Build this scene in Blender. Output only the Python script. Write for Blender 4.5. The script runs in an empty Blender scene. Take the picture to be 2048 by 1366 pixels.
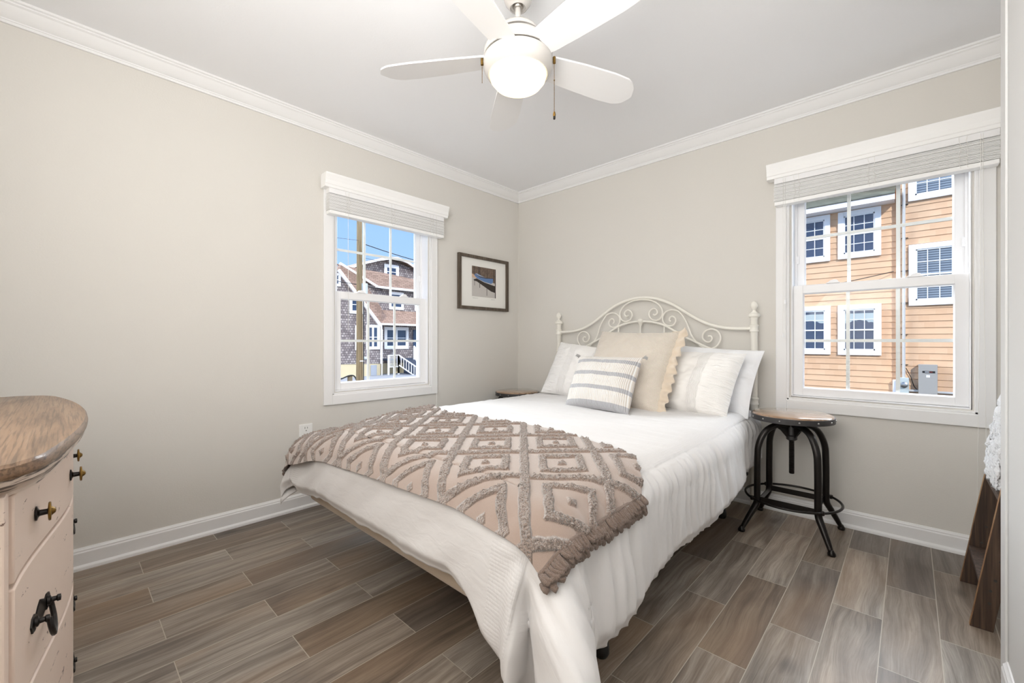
import bpy, bmesh, math, random
from mathutils import Vector, Matrix, noise
random.seed(7)
C = bpy.context.scene.collection
S = bpy.context.scene
PI = math.pi

# ------------------------------------------------------------------ camera, sky, lights, exposure
CAM = (2.7317, -2.9906, 1.027); AZ = 43.256
cd = bpy.data.cameras.new('camera'); cam = bpy.data.objects.new('camera', cd); C.objects.link(cam)
cam.location = CAM; cam.rotation_euler = (PI/2, 0, math.radians(AZ))
cd.sensor_width = 36; cd.lens = 36*846/2048; cd.shift_y = 0.0002; cd.clip_start = .02; cd.clip_end = 300
S.camera = cam
S.view_settings.view_transform = 'Standard'; S.view_settings.look = 'None'
S.view_settings.gamma = 1.0; S.view_settings.use_curve_mapping = False
S.view_settings.exposure = 0.08
S.cycles.use_denoising = True; S.cycles.max_bounces = 10; S.cycles.diffuse_bounces = 6
S.cycles.transparent_max_bounces = 12; S.cycles.sample_clamp_indirect = 6; S.cycles.caustics_reflective = False

W = bpy.data.worlds.new('sky'); S.world = W; W.use_nodes = True
wn = W.node_tree; wn.nodes.clear()
wo = wn.nodes.new('ShaderNodeOutputWorld'); wb = wn.nodes.new('ShaderNodeBackground')
wt = wn.nodes.new('ShaderNodeTexCoord'); ws = wn.nodes.new('ShaderNodeSeparateXYZ'); wr = wn.nodes.new('ShaderNodeValToRGB')
wn.links.new(wt.outputs['Generated'], ws.inputs[0]); wn.links.new(ws.outputs['Z'], wr.inputs[0])
wr.color_ramp.elements[0].position = 0.0; wr.color_ramp.elements[0].color = (.46, .68, 1.0, 1)
wr.color_ramp.elements[1].position = 0.5; wr.color_ramp.elements[1].color = (.22, .44, .96, 1)
wn.links.new(wr.outputs[0], wb.inputs[0]); wb.inputs[1].default_value = 1.15
wn.links.new(wb.outputs[0], wo.inputs[0])

def light(name, typ, loc, energy, color, rot=None, **kw):
    l = bpy.data.lights.new(name, typ); l.energy = energy; l.color = color
    for k, v in kw.items(): setattr(l, k, v)
    o = bpy.data.objects.new(name, l); C.objects.link(o); o.location = loc
    if rot is not None: o.rotation_euler = Vector(rot).to_track_quat('-Z', 'Y').to_euler()
    return o
light('sun', 'SUN', (8, -8, 12), 3.1, (1, .97, .93), (-.50, .68, -.52), angle=.01)
light('west_sky_glow', 'SUN', (-8, -2, 6), 14.5, (.92, .96, 1), (.86, -.10, -.38), angle=1.3)
light('north_sky_glow', 'SUN', (3, 8, 6), 11, (.94, .97, 1), (-.12, -.86, -.42), angle=1.3)
light('ceiling_bounce', 'AREA', (2.35, -3.10, 1.55), 24, (1, .985, .965), (-.40, .60, .80), shape='RECTANGLE', size=1.0, size_y=.6)  # added lamp behind the camera, aimed up to light the ceiling evenly
light('rear_fill_light', 'AREA', (2.0, -3.45, 1.62), 22, (1, .965, .915), (.05, 1, -.04), shape='RECTANGLE', size=1.7, size_y=1.45)  # added fill panel by the front wall, standing in for other rooms' light

# ------------------------------------------------------------------ helpers
def srgb(r, g, b):
    f = lambda c: (c/255/12.92) if c/255 <= .04045 else ((c/255+.055)/1.055)**2.4
    return (f(r), f(g), f(b), 1)

def mat(name, col, rough=.5, metal=0, spec=.5, noise_amt=0, noise_scale=20, bump=0, bump_scale=60, emit=None, es=0, coat=0, sheen=0, trans=0):
    m = bpy.data.materials.new(name); m.use_nodes = True; nt = m.node_tree; b = nt.nodes['Principled BSDF']
    b.inputs['Base Color'].default_value = col; b.inputs['Roughness'].default_value = rough
    b.inputs['Metallic'].default_value = metal; b.inputs['Specular IOR Level'].default_value = spec
    b.inputs['Coat Weight'].default_value = coat; b.inputs['Sheen Weight'].default_value = sheen
    b.inputs['Transmission Weight'].default_value = trans
    if emit: b.inputs['Emission Color'].default_value = emit; b.inputs['Emission Strength'].default_value = es
    tc = nt.nodes.new('ShaderNodeTexCoord')
    nz = nt.nodes.new('ShaderNodeTexNoise'); nz.inputs['Scale'].default_value = noise_scale; nz.inputs['Detail'].default_value = 5
    nt.links.new(tc.outputs['Object'], nz.inputs['Vector'])
    mx = nt.nodes.new('ShaderNodeMix'); mx.data_type = 'RGBA'; mx.blend_type = 'MULTIPLY'
    mx.inputs[0].default_value = noise_amt; mx.inputs[6].default_value = col
    nt.links.new(nz.outputs['Fac'], mx.inputs[7]); nt.links.new(mx.outputs[2], b.inputs['Base Color'])
    if bump:
        n2 = nt.nodes.new('ShaderNodeTexNoise'); n2.inputs['Scale'].default_value = bump_scale; n2.inputs['Detail'].default_value = 4
        nt.links.new(tc.outputs['Object'], n2.inputs['Vector'])
        bp = nt.nodes.new('ShaderNodeBump'); bp.inputs['Strength'].default_value = bump; bp.inputs['Distance'].default_value = .01
        nt.links.new(n2.outputs['Fac'], bp.inputs['Height']); nt.links.new(bp.outputs[0], b.inputs['Normal'])
    return m

class N:   # terse node builder
    def __init__(s, m): s.t = m.node_tree; s.b = s.t.nodes['Principled BSDF']
    def new(s, typ, **kw):
        n = s.t.nodes.new(typ)
        for k, v in kw.items(): setattr(n, k, v)
        return n
    def put(s, sock, v):
        if v is None: return
        if isinstance(v, bpy.types.NodeSocket): s.t.links.new(v, sock)
        else: sock.default_value = v
    def math(s, op, a, b=None, c=None, clamp=False):
        n = s.new('ShaderNodeMath', operation=op, use_clamp=clamp)
        s.put(n.inputs[0], a); s.put(n.inputs[1], b); s.put(n.inputs[2], c); return n.outputs[0]
    def mix(s, f, a, b, mode='MIX'):
        n = s.new('ShaderNodeMix', data_type='RGBA', blend_type=mode); s.put(n.inputs[0], f); s.put(n.inputs[6], a); s.put(n.inputs[7], b); return n.outputs[2]
    def sep(s, v): n = s.new('ShaderNodeSeparateXYZ'); s.put(n.inputs[0], v); return n.outputs
    def comb(s, x, y, z): n = s.new('ShaderNodeCombineXYZ'); s.put(n.inputs[0], x); s.put(n.inputs[1], y); s.put(n.inputs[2], z); return n.outputs[0]
    def noise(s, v, scale, detail=4, dist=0, rough=.5): 
        n = s.new('ShaderNodeTexNoise'); s.put(n.inputs['Vector'], v); s.put(n.inputs['Scale'], scale); s.put(n.inputs['Detail'], detail); s.put(n.inputs['Distortion'], dist); s.put(n.inputs['Roughness'], rough); return n.outputs['Fac']
    def ramp(s, f, *els):
        n = s.new('ShaderNodeValToRGB'); s.put(n.inputs[0], f); r = n.color_ramp
        while len(r.elements) < len(els): r.elements.new(.5)
        for e, (p, c) in zip(r.elements, els): e.position = p; e.color = c if len(c) == 4 else (*c, 1)
        return n.outputs[0]
    def bump(s, h, st=.5, d=.01):
        n = s.new('ShaderNodeBump'); s.put(n.inputs['Height'], h); s.put(n.inputs['Strength'], st); s.put(n.inputs['Distance'], d); s.t.links.new(n.outputs[0], s.b.inputs['Normal'])
    def obj(s): return s.new('ShaderNodeTexCoord').outputs['Object']
    def uv(s): return s.new('ShaderNodeTexCoord').outputs['UV']
    def brick(s, v, w, h, mortar, c1=(0,0,0,1), c2=(1,1,1,1), mc=(0,0,0,1), off=.5, smooth=.1):
        n = s.new('ShaderNodeTexBrick'); n.offset = off; n.offset_frequency = 2
        s.put(n.inputs['Vector'], v); s.put(n.inputs['Scale'], 1.0); s.put(n.inputs['Brick Width'], w); s.put(n.inputs['Row Height'], h)
        s.put(n.inputs['Mortar Size'], mortar); s.put(n.inputs['Color1'], c1); s.put(n.inputs['Color2'], c2); s.put(n.inputs['Mortar'], mc); s.put(n.inputs['Mortar Smooth'], smooth); s.put(n.inputs['Bias'], 0.0)
        return n.outputs['Color'], n.outputs['Fac']

class MB:
    def __init__(s, T=None): s.v = []; s.f = []; s.mi = []; s.uv = {}; s.T = T; s.m = 0
    def av(s, p, uv=None):
        if s.T: p = s.T(*p)
        s.v.append((p[0], p[1], p[2]))
        if uv: s.uv[len(s.v)-1] = uv
        return len(s.v)-1
    def af(s, *i): s.f.append(tuple(i)); s.mi.append(s.m)
    def box(s, x0, x1, y0, y1, z0, z1):
        k = [s.av((x, y, z)) for z in (z0, z1) for y in (y0, y1) for x in (x0, x1)]
        for f in ((0,2,3,1),(4,5,7,6),(0,1,5,4),(2,6,7,3),(0,4,6,2),(1,3,7,5)): s.af(*[k[i] for i in f])
        return s
    def bar(s, p, q, w, d, up=(0,0,1)):
        p = Vector(p); q = Vector(q); t = (q-p).normalized(); u = Vector(up)
        if abs(t.dot(u)) > .98: u = Vector((0,1,0))
        a = t.cross(u).normalized()*w/2; b = a.cross(t).normalized()*d/2
        k = [s.av(c+sa*a+sb*b) for c in (p, q) for sa, sb in ((-1,-1),(1,-1),(1,1),(-1,1))]
        s.af(k[0],k[1],k[2],k[3]); s.af(k[7],k[6],k[5],k[4])
        for i in range(4): j = (i+1) % 4; s.af(k[i],k[i+4],k[j+4],k[j])
        return s
    def tube(s, pts, r, n=8, closed=False, flat=None):
        pts = [Vector(p) for p in pts]; L = len(pts); rr = r if isinstance(r, (list, tuple)) else [r]*L
        up = None; rings = []
        for i, p in enumerate(pts):
            a = pts[(i-1) % L] if (closed or i) else p; b = pts[(i+1) % L] if (closed or i < L-1) else p
            t = (b-a).normalized() if (b-a).length > 1e-9 else Vector((0,0,1))
            if up is None: up = Vector((0,0,1)) if abs(t.z) < .9 else Vector((1,0,0))
            up = (up - t*up.dot(t)); up = up.normalized() if up.length > 1e-6 else t.orthogonal().normalized()
            w = t.cross(up)
            rings.append([s.av(p + (up*math.cos(2*PI*k/n) + w*math.sin(2*PI*k/n)*(flat or 1))*rr[i]) for k in range(n)])
        m = L if closed else L-1
        for i in range(m):
            A = rings[i]; B = rings[(i+1) % L]
            for k in range(n): s.af(A[k], A[(k+1) % n], B[(k+1) % n], B[k])
        if not closed: s.af(*rings[0][::-1]); s.af(*rings[-1])
        return s
    def lathe(s, prof, c=(0,0,0), n=24, axis='z', ph=0):
        rings = []
        for r, h in prof:
            ring = []
            for k in range(n):
                a = 2*PI*k/n+ph; x, y = r*math.cos(a), r*math.sin(a)
                p = (x, y, h) if axis == 'z' else ((h, x, y) if axis == 'x' else (x, h, -y))
                ring.append(s.av((c[0]+p[0], c[1]+p[1], c[2]+p[2])))
            rings.append(ring)
        for A, B in zip(rings, rings[1:]):
            for k in range(n): s.af(A[k], A[(k+1) % n], B[(k+1) % n], B[k])
        if prof[0][0] > 1e-6: s.af(*rings[0][::-1])
        if prof[-1][0] > 1e-6: s.af(*rings[-1])
        return s
    def prism(s, poly, f, lo, hi):      # poly of (a,b); f(a,b,t) -> point
        A = [s.av(f(a, b, lo)) for a, b in poly]; B = [s.av(f(a, b, hi)) for a, b in poly]; n = len(poly)
        s.af(*A[::-1]); s.af(*B)
        for i in range(n): j = (i+1) % n; s.af(A[i], A[j], B[j], B[i])
        return s
    def grid(s, fn, nu, nv, uvf=None):
        k = [[s.av(fn(i/nu, j/nv), uvf(i/nu, j/nv) if uvf else None) for j in range(nv+1)] for i in range(nu+1)]
        for i in range(nu):
            for j in range(nv): s.af(k[i][j], k[i+1][j], k[i+1][j+1], k[i][j+1])
        return k
    def build(s, name, m, parent=None, smooth=False, bevel=0, seg=2, local=False, fix=True, solid=0, sub=0, kind=None, angle=40):
        me = bpy.data.meshes.new(name); off = Vector((0,0,0))
        if parent is not None and not local: off = WL[parent.name]
        me.from_pydata([Vector(p)-off for p in s.v], [], s.f); me.validate()
        for mm in (m if isinstance(m, (list, tuple)) else [m]): me.materials.append(mm)
        if len(me.polygons) == len(s.mi):
            for p, i in zip(me.polygons, s.mi): p.material_index = i
        if s.uv:
            ul = me.uv_layers.new(name='UVMap')
            for lp in me.loops: ul.data[lp.index].uv = s.uv.get(lp.vertex_index, (0,0))
        if fix:
            bm = bmesh.new(); bm.from_mesh(me); bmesh.ops.remove_doubles(bm, verts=bm.verts, dist=1e-6) if not s.uv else None
            bmesh.ops.recalc_face_normals(bm, faces=bm.faces); bm.to_mesh(me); bm.free()
        o = bpy.data.objects.new(name, me); C.objects.link(o)
        WL[o.name] = off.copy()
        if smooth:
            for p in me.polygons: p.use_smooth = True
            if angle: me.set_sharp_from_angle(angle=math.radians(angle))
        if bevel:
            b = o.modifiers.new('bevel', 'BEVEL'); b.width = bevel; b.segments = seg; b.limit_method = 'ANGLE'; b.angle_limit = math.radians(35)
        if solid:
            q = o.modifiers.new('thick', 'SOLIDIFY'); q.thickness = abs(solid); q.offset = -1 if solid > 0 else 1
        if sub:
            q = o.modifiers.new('sub', 'SUBSURF'); q.levels = sub; q.render_levels = sub
        if parent is not None: o.parent = parent
        if kind: o['kind'] = kind
        return o
WL = {}
def root(name, loc=(0,0,0), rz=0, label=None, cat=None, group=None, kind=None):
    o = bpy.data.objects.new(name, None); C.objects.link(o); o.location = loc; o.rotation_euler = (0,0,rz)
    o.empty_display_size = .1; WL[o.name] = Vector(loc); tag(o, label, cat, group, kind); return o
def tag(o, label=None, cat=None, group=None, kind=None):
    if label: o['label'] = label
    if cat: o['category'] = cat
    if group: o['group'] = group
    if kind: o['kind'] = kind
    return o
def copy_tree(o, parent=None):
    c = o.copy(); C.objects.link(c); c.parent = parent
    for ch in [x for x in bpy.data.objects if x.parent == o]: copy_tree(ch, c)
    return c
def cr(pts, n=8, closed=False):      # Catmull-Rom through points
    P = [Vector(p) for p in pts]; out = []; L = len(P); m = L if closed else L-1
    for i in range(m):
        p0 = P[i-1] if (closed or i) else P[0]; p1 = P[i]; p2 = P[(i+1) % L]; p3 = P[(i+2) % L] if (closed or i+2 < L) else P[-1]
        for k in range(n):
            t = k/n; out.append(.5*((2*p1)+(-p0+p2)*t+(2*p0-5*p1+4*p2-p3)*t*t+(-p0+3*p1-3*p2+p3)*t**3))
    if not closed: out.append(P[-1])
    return out
def nz(x, y, z=0): return noise.noise(Vector((x, y, z)))
def sst(a, b, x): t = min(1, max(0, (x-a)/(b-a))); return t*t*(3-2*t)
def lerp(xs, x):
    if x <= xs[0][0]: return xs[0][1]
    for (a, p), (b, q) in zip(xs, xs[1:]):
        if x <= b: return p+(q-p)*(x-a)/(b-a)
    return xs[-1][1]
# ------------------------------------------------------------------ materials
M = {}
M['wall'] = mat('wall_paint', srgb(219, 216, 210), .85, spec=.2, bump=.06, bump_scale=140)
M['ceil'] = mat('ceiling_paint', srgb(243, 244, 246), .9, spec=.15, bump=.05, bump_scale=120)
M['trim'] = mat('white_trim_paint', srgb(238, 238, 238), .42, spec=.4)
M['whitewall'] = mat('white_wall_paint', srgb(222, 222, 221), .8, spec=.2)
M['vinyl'] = mat('white_vinyl', srgb(242, 242, 243), .35, spec=.45)
M['blind'] = mat('blind_white', srgb(248, 248, 247), .5)
M['cord'] = mat('blind_cord', srgb(235, 234, 230), .8)
M['fan'] = mat('fan_white_gloss', srgb(204, 200, 195), .22, spec=.5, coat=.3)
M['blade'] = mat('fan_blade_white', srgb(240, 240, 240), .5)
M['dark'] = mat('dark_gap', srgb(60, 55, 50), .8)
M['steel'] = mat('nickel', srgb(190, 185, 178), .3, metal=1)
M['brass'] = mat('aged_brass', srgb(150, 118, 62), .38, metal=1, noise_amt=.4, noise_scale=90)
M['iron'] = mat('black_iron', srgb(38, 34, 32), .32, metal=.5, noise_amt=.2, noise_scale=40)
M['band'] = mat('seat_band_iron', srgb(88, 86, 86), .42, metal=.8, noise_amt=.5, noise_scale=18)
M['rivet'] = mat('rivet_steel', srgb(170, 168, 165), .3, metal=1)
M['bedmetal'] = mat('cream_enamel', srgb(240, 237, 228), .35, spec=.5)
M['castor'] = mat('black_plastic', srgb(22, 22, 22), .4)
M['mattress'] = mat('mattress_ticking', srgb(235, 233, 228), .9)
M['plug'] = mat('outlet_plastic', srgb(240, 240, 238), .3)
M['mat_board'] = mat('mat_board', srgb(236, 235, 230), .8)

def glass():
    m = bpy.data.materials.new('window_glass'); m.use_nodes = True; t = m.node_tree; t.nodes.clear()
    o = t.nodes.new('ShaderNodeOutputMaterial'); mx = t.nodes.new('ShaderNodeMixShader'); a = t.nodes.new('ShaderNodeBsdfTransparent'); g = t.nodes.new('ShaderNodeBsdfGlossy')
    g.inputs['Roughness'].default_value = .02; g.inputs['Color'].default_value = (1,1,1,1); mx.inputs[0].default_value = .005
    a.inputs['Color'].default_value = (.98,.99,.985,1)
    t.links.new(a.outputs[0], mx.inputs[1]); t.links.new(g.outputs[0], mx.inputs[2]); t.links.new(mx.outputs[0], o.inputs[0]); return m
M['glass'] = glass()

# floor: 15 x 61 cm wood-look tile, running bond, laid along the left wall
m = mat('wood_look_tile', (1,1,1,1), .4); M['floor'] = m; n = N(m); x, y, z = n.sep(n.obj())
U = n.math('ADD', y, 61.0); V = n.math('ADD', n.math('SUBTRACT', x, 2.508), .1497*40)
tint, fac = n.brick(n.comb(U, V, 0.0), .61, .1497, .0014)
tn = n.sep(tint)[0]
seed = n.math('MULTIPLY', tn, 57.0)
warp = n.noise(n.comb(n.math('MULTIPLY', y, 2.0), n.math('MULTIPLY', x, 5.0), seed), 1.0, 2)
gx = n.math('ADD', n.math('MULTIPLY', x, 34.0), n.math('MULTIPLY', warp, 3.0))
g1 = n.noise(n.comb(n.math('MULTIPLY', y, 1.5), gx, seed), 1.0, 6, .15, .62)
g2 = n.noise(n.comb(n.math('MULTIPLY', y, 7.0), n.math('MULTIPLY', gx, 7.0), seed), 1.0, 3, 0, .75)
blot = n.noise(n.comb(n.math('MULTIPLY', y, 2.6), n.math('MULTIPLY', x, 7.0), n.math('ADD', seed, 9.0)), 1.0, 3, .5)
base = n.ramp(tn, (0, srgb(110, 98, 88)), (.3, srgb(178, 168, 156)), (.5, srgb(152, 135, 118)), (.72, srgb(186, 176, 164)), (.88, srgb(158, 140, 120)), (1, srgb(124, 112, 102)))
c = n.mix(n.ramp(g1, (.36, (0,0,0)), (.66, (1,1,1))), base, n.mix(.66, base, srgb(64, 51, 42)), 'MIX')
c = n.mix(n.math('MULTIPLY', n.ramp(blot, (.52, (0,0,0)), (.74, (1,1,1))), .6), c, srgb(80, 68, 60))
c = n.mix(n.math('MULTIPLY', n.ramp(g2, (.45, (0,0,0)), (.62, (1,1,1))), .30), c, srgb(76, 60, 50))
c = n.mix(n.math('MULTIPLY', n.ramp(n.noise(n.comb(n.math('MULTIPLY', y, .9), n.math('MULTIPLY', x, 3.0), seed), 1.0, 2), (.5,(0,0,0)), (.7,(1,1,1))), .35), c, srgb(172, 140, 108))
vo = n.new('ShaderNodeTexVoronoi'); n.put(vo.inputs['Vector'], n.comb(n.math('MULTIPLY', y, 2.3), n.math('ADD', n.math('MULTIPLY', x, 5.5), n.math('MULTIPLY', warp, .5)), seed)); n.put(vo.inputs['Scale'], 1.0)
c = n.mix(n.math('MULTIPLY', n.ramp(vo.outputs['Distance'], (.04, (1,1,1)), (.16, (0,0,0))), .75), c, srgb(58, 46, 40))
c = n.mix(fac, c, srgb(182, 172, 158))
n.put(n.b.inputs['Base Color'], c)
n.put(n.b.inputs['Roughness'], n.math('ADD', n.math('MULTIPLY', g2, .16), .25))
n.bump(n.math('SUBTRACT', n.math('MULTIPLY', g2, .12), n.math('MULTIPLY', fac, 1.0)), .5, .0015)

def fabric(name, col, weave=900, wst=.25, wr=6, wrst=.2, rough=.9, sheen=.3, spec=.2, band=None):
    m = mat(name, col, rough, spec=spec, sheen=sheen); n = N(m); p = n.obj()
    h = n.math('ADD', n.math('MULTIPLY', n.noise(p, weave, 2), wst), n.math('MULTIPLY', n.noise(p, wr, 4, .8), wrst*8))
    n.bump(h, .5, .004); return m
M['sheet'] = fabric('white_cotton', srgb(240, 239, 238), 500, .1, 14, .10)
M['boxspring'] = fabric('beige_ticking', srgb(196, 180, 160), 300, .6, 3, .02)
M['throw'] = mat('white_fluffy', srgb(242, 243, 245), .95, sheen=.5, bump=1, bump_scale=120)
m = mat('comforter_cotton', srgb(219, 217, 216), .75, spec=.3, sheen=.3); M['comforter'] = m; n = N(m)
u, v, _ = n.sep(n.uv())          # uv: u across the bed in m from centre, v along the bed in m
au = n.math('ABSOLUTE', u)
band = n.math('MULTIPLY', n.math('GREATER_THAN', au, .66), n.math('LESS_THAN', au, .80))
wafu = n.math('ABSOLUTE', n.math('SINE', n.math('MULTIPLY', u, 420.0)))
wafv = n.math('ABSOLUTE', n.math('SINE', n.math('MULTIPLY', n.math('ADD', v, n.math('MULTIPLY', n.noise(n.comb(u, v, 0.0), 30, 2), .004)), 330.0)))
waf = n.math('MULTIPLY', n.math('ADD', wafu, wafv), band)
seam = n.math('LESS_THAN', n.math('ABSOLUTE', n.math('SUBTRACT', au, .805)), .0035)
fine = n.noise(n.comb(n.math('MULTIPLY', u, 12.0), n.math('MULTIPLY', v, 30.0), 0.0), 1.0, 4, .6)
h = n.math('ADD', n.math('MULTIPLY', waf, .25), n.math('MULTIPLY', fine, 1.3)); h = n.math('SUBTRACT', h, seam)
n.bump(h, .45, .004)
# tufted throw
m = mat('mauve_tufted_cotton', srgb(184, 162, 150), .7, spec=.35, sheen=.8); M['tuft'] = m; n = N(m)
u, v, _ = n.sep(n.uv())          # u: tuft mask
o = n.obj(); fz = n.noise(o, 210, 3)
cc = n.mix(n.math('MULTIPLY', u, .85), srgb(168, 147, 134), n.mix(n.ramp(fz, (.35,(0,0,0)), (.65,(1,1,1))), srgb(122, 98, 82), srgb(194, 169, 153)))  # tuft colour carries painted shading of the loops, dark to light by noise
n.put(n.b.inputs['Base Color'], cc)
n.bump(n.math('ADD', n.math('MULTIPLY', n.math('MULTIPLY', fz, u), 3.0), n.math('MULTIPLY', n.noise(o, 900, 2), .2)), 1.0, .007)
M['fringe'] = mat('mauve_fringe_yarn', srgb(152, 128, 113), .9, sheen=.3, noise_amt=.4, noise_scale=150, bump=.8, bump_scale=500)

# pillows: uv 0..1 across / up
def pil(name, col, kind):
    m = mat(name, col, .88, spec=.2, sheen=.3); n = N(m); u, v, _ = n.sep(n.uv()); o = n.obj()
    if kind == 'stripe':
        bands = None
        for c0, w in ((.05, .055), (.335, .036), (.60, .036), (.855, .036)):
            d = n.math('LESS_THAN', n.math('ABSOLUTE', n.math('SUBTRACT', v, c0)), w)
            bands = d if bands is None else n.math('MAXIMUM', bands, d)
        rib = n.math('SINE', n.math('MULTIPLY', u, 2*PI*46))
        rc = n.ramp(rib, (0, (0,0,0)), (.6, (1,1,1)))
        col_ = n.mix(bands, n.mix(rc, srgb(214, 206, 196), srgb(240, 239, 236)), n.mix(rc, srgb(164, 163, 166), srgb(196, 196, 198)))
        n.put(n.b.inputs['Base Color'], col_); n.bump(n.math('MULTIPLY', rib, .5), .6, .004)
    elif kind == 'waffle':
        w = n.math('MULTIPLY', n.math('SINE', n.math('MULTIPLY', u, 380.0)), n.math('SINE', n.math('MULTIPLY', v, 330.0)))
        gath = n.noise(n.comb(n.math('MULTIPLY', u, 6.0), n.math('MULTIPLY', v, 70.0), 0.0), 1.0, 3)
        gath = n.math('MULTIPLY', gath, n.ramp(n.math('ABSOLUTE', n.math('SUBTRACT', u, .5)), (.2, (0,0,0)), (.45, (1,1,1))))
        n.bump(n.math('ADD', w, n.math('MULTIPLY', gath, 5.0)), .5, .003)
    elif kind == 'sham':
        du = n.math('ABSOLUTE', n.math('SUBTRACT', u, .5))
        b = n.math('MULTIPLY', n.math('GREATER_THAN', du, .13), n.math('LESS_THAN', du, .24))
        pin = n.math('MULTIPLY', n.math('ABSOLUTE', n.math('SINE', n.math('MULTIPLY', u, 300.0))), b)
        gath = n.noise(n.comb(n.math('MULTIPLY', u, 7.0), n.math('MULTIPLY', v, 38.0), 0.0), 1.0, 3, .4)
        gath = n.math('MULTIPLY', gath, n.ramp(du, (.24, (0,0,0)), (.34, (1,1,1))))
        n.bump(n.math('ADD', pin, n.math('MULTIPLY', gath, 7.0)), .6, .004)
    else:
        n.bump(n.noise(o, 22, 4, .6), .35, .01)
    return m
M['p_stripe'] = pil('grey_striped_rib', srgb(235, 235, 232), 'stripe')
M['p_beige'] = pil('beige_waffle', srgb(222, 212, 199), 'waffle')
M['ruffle'] = fabric('beige_ruffle', srgb(222, 208, 190), 400, .2, 30, .1)
M['p_sham'] = pil('white_pintuck', srgb(247, 245, 242), 'sham')
M['p_plain'] = pil('white_percale', srgb(244, 245, 247), 'plain')

# woods
def wood(name, c1, c2, c3, ax=0, sc=1, rough=.4, wear=None, coat=0):
    m = mat(name, c1, rough, coat=coat); n = N(m); p = list(n.sep(n.obj()))
    q = [n.math('MULTIPLY', p[i], (1.5 if i == ax else 22.0)*sc) for i in range(3)]
    v = n.comb(*q); g = n.noise(v, 1.0, 5, 1.0, .62)
    f = n.noise(n.comb(*[n.math('MULTIPLY', p[i], (4.0 if i == ax else 150.0)*sc) for i in range(3)]), 1.0, 3)
    c = n.ramp(g, (.30, c1), (.5, c2), (.7, c3)); c = n.mix(n.math('MULTIPLY', n.ramp(f, (.5,(0,0,0)), (.62,(1,1,1))), .55), c, (c1[0]*.45, c1[1]*.45, c1[2]*.45, 1))
    n.put(n.b.inputs['Base Color'], c); n.bump(f, .3, .002); return m
M['oak'] = wood('worn_oak_top', srgb(90, 68, 50), srgb(136, 108, 84), srgb(152, 126, 102), 0, 1.6, .38, coat=.15)
M['ladderwood'] = wood('old_ladder_wood', srgb(48, 34, 25), srgb(74, 55, 42), srgb(104, 84, 68), 2, 1, .7)
M['ladderedge'] = wood('worn_ladder_edge', srgb(104, 70, 40), srgb(150, 108, 68), srgb(186, 150, 110), 2, 2, .7)
M['seatwood'] = wood('stool_seat_wood', srgb(120, 90, 68), srgb(160, 128, 98), srgb(186, 158, 130), 0, .8, .28, coat=1)
M['framewood'] = wood('dark_frame_wood', srgb(62, 52, 42), srgb(88, 76, 64), srgb(112, 100, 88), 2, 2, .5)
M['polewood'] = wood('pole_wood', srgb(112, 94, 66), srgb(154, 132, 98), srgb(184, 162, 126), 2, .25, .9)
# painted dresser
m = mat('blush_chalk_paint', srgb(226, 202, 186), .55); M['paint'] = m; n = N(m); o = n.obj(); p = n.sep(o)
w = n.noise(n.comb(n.math('MULTIPLY', p[0], 14.0), n.math('MULTIPLY', p[1], 14.0), n.math('MULTIPLY', p[2], 40.0)), 1.0, 6, .4, .7)
t2 = n.noise(o, 5, 3)
cc = n.mix(t2, srgb(232, 214, 200), srgb(222, 200, 184)); cc = n.mix(n.ramp(w, (.63,(0,0,0)), (.66,(1,1,1))), cc, srgb(92, 66, 52))
n.put(n.b.inputs['Base Color'], cc)
m = mat('worn_moulding', srgb(214, 196, 180), .35); M['wornedge'] = m; n = N(m); o = n.obj(); p = n.sep(o)
w = n.noise(n.comb(n.math('MULTIPLY', p[0], 9.0), n.math('MULTIPLY', p[1], 9.0), n.math('MULTIPLY', p[2], 120.0)), 1.0, 5, .3, .6)
n.put(n.b.inputs['Base Color'], n.ramp(w, (.44, srgb(60, 42, 32)), (.52, srgb(214, 198, 184)), (.8, srgb(226, 212, 200))))

# outdoors
m = mat('orange_siding', srgb(232, 186, 140), .75); M['siding'] = m; n = N(m); o = n.obj(); p = n.sep(o)
t_, f_ = n.brick(n.comb(n.math('ADD', p[0], 40.0), n.math('ADD', p[2], 15.2), 0.0), .19, .152, .0015)
n.put(n.b.inputs['Base Color'], n.mix(n.sep(t_)[0], srgb(222, 184, 148), srgb(214, 173, 137)))
m = mat('grey_cedar_shingle', srgb(150, 140, 136), .9); M['shingle'] = m; n = N(m); o = n.obj(); p = n.sep(o)
hz = n.math('ADD', n.math('ADD', p[1], p[0]), 60.0)
t_, f_ = n.brick(n.comb(hz, n.math('ADD', p[2], 20.0), 0.0), .15, .13, .014, smooth=.3)
c = n.ramp(n.sep(t_)[0], (0, srgb(118, 108, 106)), (.5, srgb(158, 147, 143)), (1, srgb(190, 180, 174)))
c = n.mix(n.math('MULTIPLY', n.noise(o, 3, 3), .5), c, srgb(120, 108, 112)); c = n.mix(f_, c, srgb(84, 76, 78))
n.put(n.b.inputs['Base Color'], c); n.bump(n.math('SUBTRACT', 1.0, f_), .6, .02)
def roofmat(name, a, b, rowh=.14):
    m = mat(name, a, .95); n = N(m); o = n.obj(); p = n.sep(o)
    hz = n.math('ADD', n.math('ADD', p[0], p[1]), 80.0)
    t_, f_ = n.brick(n.comb(hz, n.math('ADD', n.math('MULTIPLY', p[2], 1.0), 30.0), 0.0), .28, rowh, .010)
    c = n.mix(n.sep(t_)[0], a, b); n.put(n.b.inputs['Base Color'], n.mix(n.math('MULTIPLY', f_, .7), c, (a[0]*.3, a[1]*.3, a[2]*.3, 1))); return m
M['roofbrown'] = roofmat('brown_asphalt', srgb(138, 112, 98), srgb(164, 136, 120), .09)
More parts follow.
